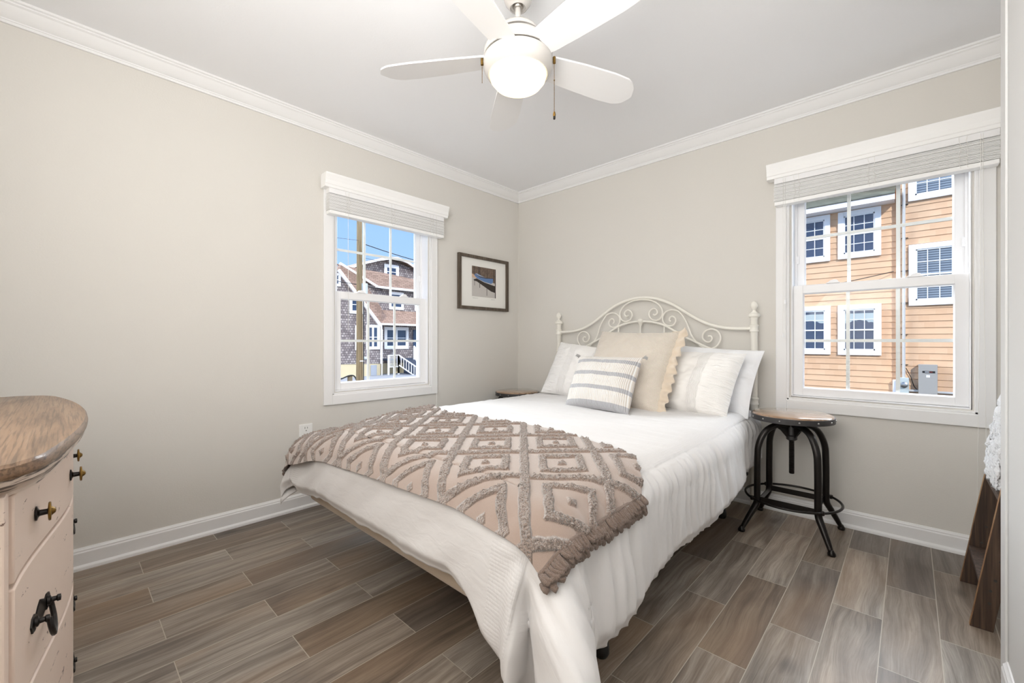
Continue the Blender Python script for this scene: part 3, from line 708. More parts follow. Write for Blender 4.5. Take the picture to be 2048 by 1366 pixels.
# ------------------------------------------------------------------ tufted throw across the foot
PX, PY, A0, B0 = .335, .372, 1.562-XC, 2.05
def tuftd(a, b):
    u = (a-A0)/PX; v = (b-B0)/PY; p = u+v; q = u-v
    fp = p-math.floor(p); fq = q-math.floor(q); d = max(abs(fp-.5), abs(fq-.5))
    return d
def tuft(a, b):
    a += .004*nz(a*30, b*30, 3); b += .004*nz(a*30, b*30, 9); d = tuftd(a, b)
    l = 1-sst(.046, .064, .5-d)
    r = (1-sst(.040, .056, abs(d-.255)))
    c = 1-sst(.035, .055, d)
    return max(l, r, c)
def throw():
    mb = MB(); nu, nv = 500, 330
    def ab(u, v):
        a = BLL+(BLR-BLL)*u
        b0, b1 = backb(a), footb(a); return a, b0+(b1-b0)*v
    def fn(u, v):
        a, b = ab(u, v); p = bedmap(a, b); n = bednorm(a, b); t = tuft(a, b)
        # keep a plain border round the edge
        t *= 1-sst(footb(a)-.035, footb(a)-.022, b)
        h = .010 + t*(.0065+.0085*nz(a*150, b*150, 5)+.005*nz(a*75, b*75, 2))
        r = math.hypot(max(0, abs(a)-WF), max(0, b-LFB))
        h += .006*nz(a*5, b*5, 40)*.6+.004
        h += sst(.02,.12,r)*(.006*abs(nz(a*9, b*9, 50)) + (.009*nz(b*24, a*3, 51) if (a > WF and b < LFB) else .004*nz(a*14, b*3, 52)))
        return p+n*h
    def uvf(u, v): a, b = ab(u, v); return (tuft(a, b), v)
    mb.grid(fn, nu, nv, uvf)
    o = mb.build('throw_blanket', M['tuft'], None, smooth=True, angle=0)
    sm = o.modifiers.new('thick', 'SOLIDIFY'); sm.thickness = .004; sm.offset = -1
    return o, ab
tb, tab = throw()
tag(tb, 'mauve tufted diamond throw with looped fringe laid across the foot of the bed', 'throw blanket')
WL[tb.name] = Vector((0,0,0))
def fringe(side):
    mb = MB(); random.seed(3+side)
    u = 1.0 if side > 0 else 0.0; edge = BLR if side > 0 else BLL
    NL = 58
    for rowi, (r0, ln, lift) in enumerate(((0.000, .040, .012), (.016, .036, .005))):
        for k in range(NL):
            v = (k+.5*rowi+.2)/NL; _, b = tab(u, min(1, v)); b += random.uniform(-.003, .003)
            e0 = edge-side*.012+side*r0; pts = []
            L = ln*random.uniform(.7, 1.25); sk = random.uniform(-.012, .016)
            for t in range(8):
                ph = t/7*PI*1.15
                out = L*math.sin(ph)*.62+L*.30*t/7; bb = b+.006*math.cos(ph)*1.2+sk*t/7
                hh = .012+lift*(math.sin(ph)*1.1)+.004
                a = e0+side*out
                pts.append(bedmap(a, bb)+bednorm(a, bb)*hh)
            mb.tube(pts, [.0050,.0060,.0064,.0066,.0064,.0060,.0054,.0044], 6)
    # bound edge cord
    mb.tube([bedmap(edge-side*.010, tab(u, j/60)[1])+bednorm(edge-side*.010, tab(u, j/60)[1])*.017 for j in range(61)], .006, 6)
    return mb.build('fringe', M['fringe'], tb, smooth=True, angle=0)
fringe(1); fringe(-1)

# ------------------------------------------------------------------ pillows
def pillow(name, w, h, t, m, label, loc, lean, rz, roll=0, seed=0, pinch=.07, wr=.006, n=44, parent=None, squash=0):
    mb = MB()
    def pt(u, v, s):
        U = u*2-1; V = v*2-1
        x = w/2*U*(1-pinch*(1-V*V)); z = h/2*V*(1-pinch*(1-U*U))
        e = max(0, (1-abs(U)**2.6))*max(0, (1-abs(V)**2.6)); th = t/2*e**.48
        th *= 1+.12*nz(U*1.5+seed, V*1.5, s)
        if squash: z = z if V > -.6 else -h/2*(.6+(-V-.6)*(1-squash)); 
        ed = min(1, e*6)
        th += wr*nz(U*4+seed, V*4+s*9, 2)*ed + wr*.6*nz(U*11+seed, V*11, 3+s)*ed
        return Vector((x, s*th, z+h/2))
    for s in (-1, 1):
        mb.grid(lambda u, v: pt(u, v, s), n, n, lambda u, v: (u, v))
    o = mb.build(name, m, None, smooth=True, angle=0)
    o.rotation_euler = (Matrix.Rotation(rz, 4, 'Z') @ Matrix.Rotation(-lean, 4, 'X') @ Matrix.Rotation(roll, 4, 'Y')).to_euler()
    o.location = loc; tag(o, label, 'pillow'); WL[o.name] = Vector((0,0,0)); return o
R_ = math.radians
pillow('pillow', .66, .42, .14, M['p_plain'], 'plain white pillow behind the pintucked sham, beside the right post', (1.735, -.262, .606), R_(22), R_(-8), R_(4), seed=3, pinch=.05, wr=.012)
sh = pillow('pillow', .62, .415, .18, M['p_sham'], 'white pintucked sham with gathered end at the right of the bed', (1.700, -.452, .607), R_(31), R_(-11), R_(1), seed=5, pinch=.05, wr=.012)
pillow('pillow', .60, .45, .19, M['p_sham'], 'white gathered sham leaning at the left, partly behind the striped pillow', (.915, -.40, .600), R_(28), R_(6), R_(7), seed=7, pinch=.06, wr=.012)
eu = pillow('pillow', .60, .555, .185, M['p_beige'], 'beige waffle euro pillow with ruffled edge in the middle of the headboard', (1.365, -.592, .607), R_(28), R_(-5), R_(1.5), seed=2, wr=.010)
stp = pillow('pillow', .46, .36, .17, M['p_stripe'], 'small white throw pillow with grey stripes at the front', (1.345, -.790, .612), R_(27), R_(-3), R_(0), seed=1, pinch=.06)
def ruffle(par, w, h, wd, amp, m, pinch=.07):
    mb = MB(); per = []
    N_ = 320; I0, I1 = 52, 169
    def edge(t):
        t = (t % 1)*4; k = int(t); f = t-k; c = [(-1,-1),(1,-1),(1,1),(-1,1),(-1,-1)]
        U = c[k][0]+(c[k+1][0]-c[k][0])*f; V = c[k][1]+(c[k+1][1]-c[k][1])*f
        return Vector((w/2*U*(1-pinch*(1-V*V)), 0, h/2*V*(1-pinch*(1-U*U))+h/2)), Vector((U*abs(U)**3, 0, V*abs(V)**3)).normalized()
    K = []
    for i in range(I0, I1):
        p, d = edge(i/N_); row = []; wf_ = sst(I0, I0+10, i)*(1-sst(I1-14, I1, i))
        for j in range(7):
            f = j/6; y = amp*f*(math.sin(i/N_*2*PI*38+2*nz(i*.05, 1))+1.2*nz(i*.11, f*2, 3))
            q = p + d*(wd*f*wf_*(1+.25*nz(i*.04, 5))-.012) + Vector((0, y-.004, 0)); row.append(mb.av(q))
        K.append(row)
    for i in range(len(K)-1):
        for j in range(6): mb.af(K[i][j], K[i+1][j], K[i+1][j+1], K[i][j+1])
    o = mb.build('ruffle', m, par, smooth=True, angle=0, local=True, solid=.002); return o
ruffle(eu, .60, .555, .066, .018, M['ruffle'])
def tassels(par, w, h, m, corners):
    for cx, cz in corners:
        mb = MB(); random.seed(int(cx*10+cz*5)+40)
        for k in range(26):
            a = random.uniform(-.7, .7); l = random.uniform(.025, .04); x0 = cx*w/2*.985; z0 = h/2+cz*h/2*.97
            d = Vector((cx, random.uniform(-.6,.6), cz*.5+random.uniform(-.5,.5))).normalized()
            mb.tube([(x0, 0, z0), (x0+d.x*l*.5, d.y*l*.5, z0+d.z*l*.5), (x0+d.x*l*.9, d.y*l, z0+d.z*l-.008)], .0016, 5)
        mb.build('tassel', m, par, smooth=True, angle=0, local=True)
M['yarn'] = mat('grey_tassel', srgb(176, 174, 172), .9)
tassels(stp, .46, .36, M['yarn'], ((-1,-1),(1,-1),(1,1),(-1,1)))
# ------------------------------------------------------------------ industrial stools
def make_stool(loc, rz, label, ztop=.640):
    r = root('stool', loc, rz, label, 'stool')
    L = dict(local=True, smooth=True)
    d = ztop-.640
    R0 = .192
    seat = MB().lathe([(0,.612+d),(R0-.004,.612+d),(R0-.004,.630+d),(R0-.008,.637+d),(R0-.016,.640+d),(0,.640+d)], (0,0,0), 72).build('seat', M['seatwood'], r, **L)
    bd = MB().lathe([(R0-.003,.602+d),(R0,.602+d),(R0,.630+d),(R0-.003,.630+d)], (0,0,0), 72).build('seat_band', M['band'], r, **L)
    WL[bd.name] = Vector((0,0,0))
    for k in range(14):
        a = 2*PI*k/14+.12; b = MB()
        c = Vector((math.cos(a), math.sin(a), 0)); t = Vector((-c.y, c.x, 0)); up = Vector((0,0,1))
        rings = []
        for rad, h in ((.0048,0),(.0042,.002),(.0022,.0036),(0.0002,.004)):
            rings.append([b.av(c*(R0+h)+up*(.616+d)+(t*math.cos(q*PI/4)+up*math.sin(q*PI/4))*rad) for q in range(8)])
        for A, B in zip(rings, rings[1:]):
            for q in range(8): b.af(A[q], A[(q+1) % 8], B[(q+1) % 8], B[q])
        b.build('rivet', M['rivet'], bd, **L)
    MB().lathe([(.0,.611+d),(.075,.611+d),(.075,.606+d),(.020,.600+d)], (0,0,0), 24).build('mounting_plate', M['iron'], r, **L)
    q = [(.013,.602+d)]; z = .602+d
    while z > .318: q += [(.0135,z-.0018),(.0108,z-.0036),(.0108,z-.0042),(.0135,z-.006)]; z -= .006
    q += [(.011,z-.004),(0,z-.004)]
    MB().lathe(q, (0,0,0), 14).build('height_screw', M['iron'], r, **L)
    MB().lathe([(.017,.585),(.020,.580),(.020,.520),(.026,.514),(.026,.496),(.018,.490),(.014,.490)], (0,0,0), 20).build('screw_nut', M['band'], r, **L)
    D = .134*math.sqrt(2)
    for k in range(4):
        a = PI/4+k*PI/2; c = Vector((math.cos(a), math.sin(a), 0))
        pts = [(.020,.575),(.060,.578),(.100,.568),(.140,.545),(.168,.505),(D-.004,.455),(D,.40),(D+.002,.30),(D+.002,.19),(D+.006,.150),(D+.026,.115),(D+.060,.060),(D+.082,.022),(D+.086,.0165)]
        path = cr([tuple(c*p+Vector((0,0,z))) for p, z in pts], 5)
        n_ = len(path); rad = [.0155 if i < n_*.70 else .0155-.0055*sst(.70, .98, i/n_) for i in range(n_)]
        leg = MB().tube(path, rad, 10, flat=1.15).build('leg', M['iron'], r, **L); WL[leg.name] = Vector((0,0,0))
        MB().lathe([(0,0),(.015,0),(.0175,.004),(.0175,.012),(.012,.020),(.008,.028)], tuple(c*(D+.088)), 16).build('foot', M['iron'], leg, **L)
        # triangular gusset
        t = Vector((-c.y, c.x, 0))
        b = MB(); tri = [(.020,.580),(.098,.570),(.060,.545),(.022,.500)]
        b.prism(tri, lambda p, z, s_: c*p+Vector((0,0,z))+t*s_, -.003, .003); b.build('gusset', M['iron'], r, local=True)
        # ring bracket
        b = MB(); b.tube([c*(D)+Vector((0,0,.185)), c*(D+.012)+Vector((0,0,.176)), c*.219+Vector((0,0,.180))], .0055, 8); b.lathe([(.008,-.01),(.010,-.006),(.010,.006),(.008,.01)], tuple(c*.219+Vector((0,0,.18))), 10)
        b.build('ring_bracket', M['iron'], r, **L)
        a2 = a+PI/2; c2 = Vector((math.cos(a2), math.sin(a2), 0))
        b = MB(); b.bar(c*(D-.012)+Vector((0,0,.170)), c2*(D-.012)+Vector((0,0,.170)), .004, .030); b.build('brace', M['iron'], r, local=True, bevel=.001)
    MB().tube([(.220*math.cos(t_*2*PI/64), .220*math.sin(t_*2*PI/64), .180) for t_ in range(64)], .0062, 10, closed=True).build('footrest_ring', M['iron'], r, **L)
    return r
make_stool((2.262, -.268, 0), R_(0), 'industrial stool with worn wood seat and black iron legs right of the bed')
make_stool((.228, -.262, 0), 0, 'stool in the far corner, mostly hidden behind the left side of the bed', .600)

# ------------------------------------------------------------------ dresser
dr = root('dresser', (1.21, -3.25, 0), 0, 'blush painted serpentine dresser with worn oak top at the left edge', 'dresser')
DX = 1.21
def yf(x, off=0): return -3.050+.072*(.5+.5*math.cos(PI*(x-DX)/.6))+off
def yt(x, off=0): return -2.984-.070*((x-DX)/.56)**2+off
xa, xb = .665, 1.765
def curve(x0, x1, n, off): return [(x0+(x1-x0)*i/n, yf(x0+(x1-x0)*i/n, off)) for i in range(n+1)]
pl = [(xa, -3.48)]+curve(xa, xb, 24, -.018)+[(xb, -3.48)]
MB().prism(pl, lambda a, b_, t: (a, b_, t), .10, .800).build('carcass', M['paint'], dr, smooth=True, angle=30)
for x0, x1 in ((xa-.004, xa+.03), (xb-.03, xb+.004)):
    MB().prism([(x0, -3.48)]+curve(x0, x1, 3, .0)+[(x1, -3.48)] if False else [(x0, yf(x0)-.05)]+curve(x0, x1, 3, .001)+[(x1, yf(x1)-.05)], lambda a, b_, t: (a, b_, t), .02, .800).build('corner_post', M['paint'], dr, bevel=.003)
def toppoly(ov, rc=.10):
    x0, x1 = xa-ov, xb+ov; pts = [(x0, -3.49)]
    n_ = 40
    for i in range(n_+1):
        x = x0+(x1-x0)*i/n_; y = yt(x, .012+ov*.45)
        e = min(x-x0, x1-x); 
        if e < rc: y -= rc*.55*(1-math.sqrt(max(0, 1-(1-e/rc)**2)))
        pts.append((x, y))
    pts.append((x1, -3.49)); return pts
def topmesh(prof, m, nm):
    mb = MB(); rings = []
    for ov, z in prof: rings.append([mb.av((x, y, z)) for x, y in toppoly(ov)])
    n_ = len(rings[0])
    for A, B in zip(rings, rings[1:]):
        for i in range(n_): j = (i+1) % n_; mb.af(A[i], A[j], B[j], B[i])
    mb.af(*rings[0][::-1]); mb.af(*rings[-1]); return mb.build(nm, m, dr, smooth=True, angle=30)
topmesh([(.050,.828),(.054,.832),(.056,.838),(.053,.846),(.046,.850)], M['oak'], 'top')
topmesh([(.012,.7995),(.016,.804),(.030,.810),(.044,.818),(.047,.8275)], M['wornedge'], 'top_moulding')
topmesh([(.0,.793),(.008,.794),(.010,.7995)], M['wornedge'], 'bead')
def drawer(x0, x1, z0, z1):
    mb = MB(); A = curve(x0, x1, 20, .006); B_ = curve(x0, x1, 20, -.012)
    mb.prism(A+B_[::-1], lambda a, b_, t: (a, b_, t), z0, z1); o = mb.build('drawer', M['paint'], dr, smooth=True, angle=30, bevel=.003); WL[o.name] = Vector(WL[dr.name]); return o
def knob(par, x, z):
    y = yf(x, .006); k = MB()
    k.lathe([(.0,0),(.0125,.0),(.0125,.002),(.008,.0035),(.0055,.005),(.0048,.014),(.007,.0155)], (x, y, z), 20, axis='y')
    k.m = 1; k.lathe([(.005,.0145),(.0155,.0155),(.0168,.017),(.016,.019),(.011,.0195),(.0095,.0185),(.007,.021),(.004,.0245),(0,.0255)], (x, y, z), 24, axis='y')
    k.build('knob', [M['iron'], M['brass']], par, smooth=True)
    # ring of petals
def bail(par, x, z):
    y = yf(x, .006); b = MB()
    pl = [(-.058,.002),(-.050,.014),(-.036,.016),(-.026,.010),(-.014,.018),(0,.024),(.014,.018),(.026,.010),(.036,.016),(.050,.014),(.058,.002),(.050,-.012),(.036,-.014),(.024,-.008),(.012,-.014),(0,-.020),(-.012,-.014),(-.024,-.008),(-.036,-.014),(-.050,-.012)]
    b.prism(pl, lambda a, c, t: (x+a, yf(x+a, .006)+t, z+c), -.0005, .0025)
    for s_ in (-1, 1):
        b.lathe([(.009,0),(.009,.004),(.005,.006),(.0045,.012),(.0065,.0135),(.006,.018),(0,.019)], (x+s_*.038, yf(x+s_*.038,.008), z+.002), 14, axis='y')
    pts = [(x-.038, y+.013, z+.002),(x-.042, y+.015, z-.012),(x-.034, y+.018, z-.030),(x-.014, y+.019, z-.038),(x, y+.019, z-.040),(x+.014, y+.019, z-.038),(x+.034, y+.018, z-.030),(x+.042, y+.015, z-.012),(x+.038, y+.013, z+.002)]
    b.tube(cr(pts, 5), .0042, 8); b.build('bail_pull', M['iron'], par, smooth=True)
g = .0035
for x0, x1, ks in ((xa+.034, DX-g, (.825, 1.095)), (DX+g, xb-.034, (1.325, 1.595))):
    d = drawer(x0, x1, .655, .792)
    for kx in ks: knob(d, kx, .720)
for z0, z1 in ((.440,.647),(.230,.432),(.10,.222)):
    d = drawer(xa+.034, xb-.034, z0, z1)
    for kx in (1.02, 1.572): bail(d, kx, (z0+z1)/2-.012)
for x, y in ((xa+.03, -3.45),(xb-.03, -3.45),(xa+.03, yf(xa)-.05),(xb-.03, yf(xb)-.05)):
    MB().prism([(-.028,-.028),(.028,-.028),(.028,.028),(-.028,.028)], lambda a, b_, t: (x+a*(.7+.3*t/.1), y+b_*(.7+.3*t/.1), t), 0, .10).build('leg', M['paint'], dr, bevel=.003)

# ------------------------------------------------------------------ old ladder with a fluffy throw
ld = root('ladder', (2.92, -.53, 0), 0, 'short old wooden ladder leaning at the right wall past the window', 'ladder')
sl = .150
def lT(a, y, z): return (2.917+sl*z+a, y, z)
for y0, y1 in ((-.742, -.718), (-.352, -.328)):
    mb = MB(); n_ = 24
    for f in range(n_):
        pass
    K = []
    for i in range(n_+1):
        z = 1.30*i/n_; w = .029+.0012*nz(z*9, y0*3); K.append([mb.av(lT(-w, y0, z)), mb.av(lT(w, y0, z)), mb.av(lT(w, y1, z)), mb.av(lT(-w, y1, z))])
    for i in range(n_):
        for j in range(4):
            mb.m = 1 if j == 3 else 0; k = (j+1) % 4; mb.af(K[i][j], K[i][k], K[i+1][k], K[i+1][j])
    mb.m = 0; mb.af(*K[0][::-1]); mb.af(*K[-1])
    rl = mb.build('rail', [M['ladderwood'], M['ladderedge']], ld, bevel=.002)
    WL[rl.name] = Vector(WL[ld.name])
    for z, a in ((.10,.004),(.185,.006),(.255,.008),(.145,.0)):
        MB().lathe([(0,-.0012),(.0045,-.0012),(.0045,.0)], tuple(lT(a, y0, z)), 10, axis='y').build('nail_hole', M['dark'], rl)
for z in (.165, .475, .785, 1.095):
    b = MB(); x0 = 2.917+sl*z
    b.m = 0; b.box(x0-.028, x0+.050, -.718, -.352, z-.020, z)
    b.build('step', [M['ladderedge'] if False else M['ladderwood']], ld, bevel=.003)
mb = MB()
def thr(u, v):
    y = -.690+.30*u; s = v
    # over the third step, hanging down front to just above second step
    if s < .75: z = .49+.36*(s/.75); x = 2.917+sl*z-.008-.010*math.sin(s*4)
    else: t = (s-.75)/.25; z = .850+.015*math.sin(t*PI); x = 2.917+sl*.85-.008+.11*t
    q = .009*nz(u*9, s*11, 3)+.009*nz(u*24, s*24, 5)+.005*nz(u*60, s*60, 6)
    return (x-.008+q, y+.02*nz(s*7, u*2, 8), z+.02*nz(u*8, 2, 1))
mb.grid(thr, 50, 60)
tt = mb.build('small_throw', M['throw'], None, smooth=True, angle=0, solid=-.02)
tag(tt, 'white fluffy throw draped over the steps of the old ladder', 'throw blanket')

# ------------------------------------------------------------------ outside: ground
GZ = -.95
st(MB().box(-60, -T-.01, -60, 60, GZ-.3, GZ-.03).build('ground', M['yard']))
st(MB().box(-T-.01, 60, T+.05, 60, GZ-.3, GZ-.03).build('ground', M['yard']))
st(MB().box(-17.6, -13.5, 2, 9, GZ-.032, GZ-.005).build('ground', M['sand']))
st(MB().box(-22.5, -17.7, -40, 60, GZ-.029, GZ).build('street', M['street']))

# outdoor window builder: T maps (a, out, z)
def ext_window(par, T_, a0, a1, z0, z1, cas=.12, cols=3, blind=False, sashbar=True, double=False, valance=False):
    b = MB(T=T_); b.box(a0, a0+cas, 0, .05, z0, z1); b.box(a1-cas, a1, 0, .05, z0, z1); b.box(a0+cas, a1-cas, 0, .05, z0, z0+cas); b.box(a0+cas, a1-cas, 0, .05, z1-cas, z1)
    o = b.build('window', M['extwhite'], par, bevel=.004); WL[o.name] = Vector(WL[par.name])
    g0, g1, h0, h1 = a0+cas, a1-cas, z0+cas, z1-cas; s_ = .028
    b = MB(T=T_); zm = (h0+h1)/2
    segs = [(g0, g1)] if not double else [(g0, (g0+g1)/2-.03), ((g0+g1)/2+.03, g1)]
    if double: b.box((g0+g1)/2-.03, (g0+g1)/2+.03, .0, .045, h0, h1)
    for q0, q1 in segs:
        b.box(q0, q0+s_, .005, .03, h0, h1); b.box(q1-s_, q1, .005, .03, h0, h1); b.box(q0, q1, .005, .03, h0, h0+s_+.01); b.box(q0, q1, .005, .03, h1-s_, h1)
        if sashbar: b.box(q0, q1, .008, .035, zm-.018, zm+.018)
        for k in range(1, cols): x = q0+(q1-q0)*k/cols; b.box(x-.008, x+.008, .012, .022, h0, h1)
        if cols > 1:
            for zz in ((h0+zm)/2, (zm+h1)/2): b.box(q0, q1, .011, .021, zz-.008, zz+.008)
    b.build('sash', M['extwhite'], o)
    MB(T=T_).box(g0, g1, -.02, .010, h0, h1).build('pane', M['extblind'] if blind else M['extpane'], o)
    if valance:
        v = MB(T=T_); n_ = 12; w = (g1-g0-2*s_)
        for i in range(n_):
            xa_ = g0+s_+w*i/n_; xb_ = xa_+w/n_; mid = lambda x: h1-.26-.06*abs((x-(g0+g1)/2)/(w/2))*1.5+.02*math.sin(x*50)
            k = [v.av((xa_, .0112, mid(xa_))), v.av((xb_, .0112, mid(xb_))), v.av((xb_, .0112, h1-.10)), v.av((xa_, .0112, h1-.10))]; v.af(*k)
        v.build('curtain', M['valpane'], o, fix=False)
    return o

# ------------------------------------------------------------------ orange house across the yard
YO = 11.0; YR = 10.86
oh = root('house', (2.5, YO, GZ), 0, 'orange shingle sided house with white window casings seen through the back window', 'house')
def lap(x0, x1, y, z0, z1, ey=None):
    mb = MB(); e = .152; z = z0; e1 = y if ey is None else ey
    while z < z1:
        zt = min(z+e, z1); k = [mb.av(p) for p in ((x0, y-.019, z), (x1, y-.019, z), (x1, y-.002, zt), (x0, y-.002, zt))]; mb.af(*k)
        k2 = [mb.av(p) for p in ((x0, y, z), (x1, y, z))]; mb.af(k[0], k2[0], k2[1], k[1]); z = zt
    mb.box(x0, x1, y, y+.12, z0, z1)
    return mb
lap(-6, 2.53, YO, -.919, 4.52).build('wall', M['siding'], oh)
lap(2.53, 8, YR, -.919, 8.2).build('wall', M['siding'], oh)
lap(-6, 2.53, YO+.9, 4.4, 8.2).build('wall', M['siding'], oh)
MB().box(2.50, 2.54, YR-.001, YO+1, -.92, 8.2).build('corner_return', M['siding'], oh)
MB().box(-6, 8, YR+.02, YR+.24, GZ, -.918).build('foundation', M['foundation'], oh)
MB().box(-6, 2.47, YO-.47, YO-.43, 4.415, 4.545).build('fascia', M['extwhite'], oh)
MB().box(-6, 2.46, YO-.43, YO+.001, 4.425, 4.44).build('soffit', M['extwhite'], oh)
MB().prism([(YO-.49,4.545),(YO-.49,4.565),(YO+.9,5.10),(YO+.9,5.06)], lambda a, b_, t: (t, a, b_), -6, 2.47).build('roof', M['roofgreen'], oh)
oT_ = lambda y: (lambda a, o_, z: (a, y-.022-o_, z))
ext_window(oh, oT_(YO), .30, 1.19, 3.17, 4.40); ext_window(oh, oT_(YO), 1.355, 2.21, 3.18, 4.40)
ext_window(oh, oT_(YO), .30, 1.20, .69, 1.98, valance=True); ext_window(oh, oT_(YO), 1.355, 2.215, .685, 1.975, valance=True)
ext_window(oh, oT_(YR), 2.70, 3.95, 4.36, 5.70, cols=5, blind=True); ext_window(oh, oT_(YR), 2.71, 3.95, 1.88, 3.32, cols=5, blind=True)
b = MB(); b.tube([(2.625, YR-.07, .15), (2.625, YR-.07, 6.5)], .030, 12); b.build('conduit', M['conduit'], oh, smooth=True)
b = MB()
for z in (.48, 1.20, 1.95, 2.72, 3.50, 4.30): b.box(2.575, 2.70, YR-.075, YR-.02, z-.006, z+.006)
b.build('conduit_strap', M['iron'], oh)
em = root('electric_meter', (2.63, YR-.1, -.02), 0, 'round grey electric meter at the foot of the conduit on the orange house', 'electric meter')
MB().box(2.545, 2.715, YR-.13, YR-.031, -.22, .17).build('meter_base', M['xfmr'], em, bevel=.01)
MB().lathe([(.072,0),(.072,-.02),(.066,-.05),(.040,-.062),(0,-.064)], (2.63, YR-.13, .0), 24, axis='y').build('meter_glass', M['steel'], em, smooth=True)
eb = root('electrical_box', (3.03, YR-.1, .16), 0, 'grey metal electrical box with a black label stripe on the orange house', 'electrical box')
MB().box(2.875, 3.19, YR-.20, YR-.031, -.18, .50).build('enclosure', M['ebox'], eb, bevel=.008)
MB().box(2.94, 3.15, YR-.203, YR-.200, .305, .352).build('label_stripe', M['black'], eb)
b = MB()
for k in range(4): b.box(2.985+k*.018, 2.997+k*.018, YR-.2045, YR-.203, .322, .336)
b.build('lettering', M['extwhite'], eb); b = MB()
for k in range(3): b.box(3.058+k*.018, 3.070+k*.018, YR-.2045, YR-.203, .322, .336)
b.build('lettering', M['red'], eb)
MB().box(3.005, 3.065, YR-.202, YR-.200, .205, .255).build('sticker', M['extwhite'], eb)
tag(MB().tube([(2.715, YR-.07, -.135), (2.873, YR-.07, -.135)], .030, 10).build('pipe', M['conduit'], None, smooth=True), 'short grey pipe between the meter and the electrical box on the orange house', 'pipe')
tag(MB().tube([(3.192, YR-.07, -.14), (5.5, YR-.07, -.14)], .030, 10).build('pipe', M['conduit'], None, smooth=True), 'grey pipe running right from the electrical box along the orange house', 'pipe')
b = MB().tube(cr([(2.66, YR-.05, .40), (2.74, YR-.05, .20), (2.80, YR-.05, -.02), (2.86, YR-.06, -.11)], 5), .008, 6); tag(b.build('cable', M['wire'], None, smooth=True), 'thin dark cable looping from the conduit to the electrical box', 'cable')
tag(MB().box(2.425, 2.485, YO-.125, YO-.03, -.9, .10).build('downspout', M['extwhite'], None, bevel=.01), 'short white downspout at the inside corner of the orange house', 'downspout')
tag(MB().tube(cr([(2.44, YO-.08, 2.74), (1.6, YO-.6, 2.52), (.6, YO-1.4, 2.28), (-3, YO-3, 1.7)], 6), .010, 5).build('cable', M['wire'], None, smooth=True), 'thin service cable sloping down across the orange siding', 'cable')

# ------------------------------------------------------------------ grey shingle house across the street (plane x = -20, faces +x)
XH = -20.0
sh_ = root('house', (XH, 9, GZ), 0, 'grey shingle house with brown roofs and white trim seen through the left window', 'house')
def hT(a, out, z): return (XH+out, a, z)
def deep(pts, out):      # lay out a set-back storey wider and taller in proportion to how far behind the front wall it stands
    k = (22.73-out)/22.73; return [(-2.99+(a+2.99)*k, 1.027+(z-1.027)*k) for a, z in pts]
def hpoly(pts, o0, o1, nm, m): MB(T=hT).prism(pts, lambda a, z, t: (a, t, z), o0, o1).build(nm, m, sh_)
hpoly([(3,-.12),(9.86,-.25),(9.86,1.98),(7.32,4.9),(5.0,7.4),(3,7.4)], -.3, 0, 'wall', M['shingle'])           # left gable front
hpoly([(3,GZ),(9.86,GZ),(9.86,-.27),(3,-.13)], -.3, -.03, 'foundation', M['foundation'])
hpoly([(9.86,GZ),(16,GZ),(16,-.31),(9.86,-.31)], -1.2, -.9, 'foundation', M['foundation'])
hpoly([(9.86,-.31),(16,-.31),(16,4.34),(9.0,4.34)], -1.25, -.88, 'wall', M['shingle'])                # porch / second floor wall
hpoly([(7.6,4.2),(9.8,4.2),(7.6,5.2)], -1.6, -.9, 'wall', M['shingle'])
# rake boards
MB(T=hT).bar((7.30,.10,4.93),(9.80,.10,1.97), .14, .16, up=(1,0,0)).build('rake_board', M['extwhite'], sh_)
MB(T=hT).bar((7.70,-.62,5.43),(10.0,-.62,4.33), .14, .13, up=(1,0,0)).build('rake_board', M['extwhite'], sh_)
# steep roof behind the front rake, brown
hpoly([(7.40,4.98),(9.85,2.06),(9.95,3.00),(8.62,4.72),(7.50,5.24)], -.9, -.02, 'roof', M['roofbrown'])
# main roof strip and upper eave
b = MB(T=hT); k = [b.av(p) for p in ((9.85,-.55,4.36),(17,-.55,4.36),(17,-2.2,5.30),(7.9,-2.2,5.7),(7.6,-.9,5.45))]; b.af(*k); b.build('roof', M['roofbrown'], sh_, fix=False, solid=.05)
MB(T=hT).box(9.85,17,-.62,-.50,4.25,4.38).build('eave_board', M['extwhite'], sh_)
# dormer
hpoly(deep([(8.7,4.3),(12.25,4.3),(12.25,5.52),(10.6,5.95),(8.7,5.5)], -1.5), -2.6, -1.5, 'dormer_wall', M['shingle'])
ar = deep([(7.95,5.20),(8.75,5.57),(9.85,5.95),(10.6,6.13),(11.0,6.18),(11.7,6.05),(12.4,5.72),(12.7,5.55)], -1.1)
MB(T=hT).prism([(a_, z_) for a_, z_ in ar]+[(a_, z_-.15) for a_, z_ in ar[::-1]], lambda a, z, t: (a, t, z), -1.15, -1.08).build('dormer_fascia', M['extwhite'], sh_)
MB(T=hT).prism([(a_, z_) for a_, z_ in ar]+[(a_, z_-.05) for a_, z_ in ar[::-1]], lambda a, z, t: (a, t, z+.02), -3.5, -1.10).build('dormer_roof', M['roofbrown'], sh_)
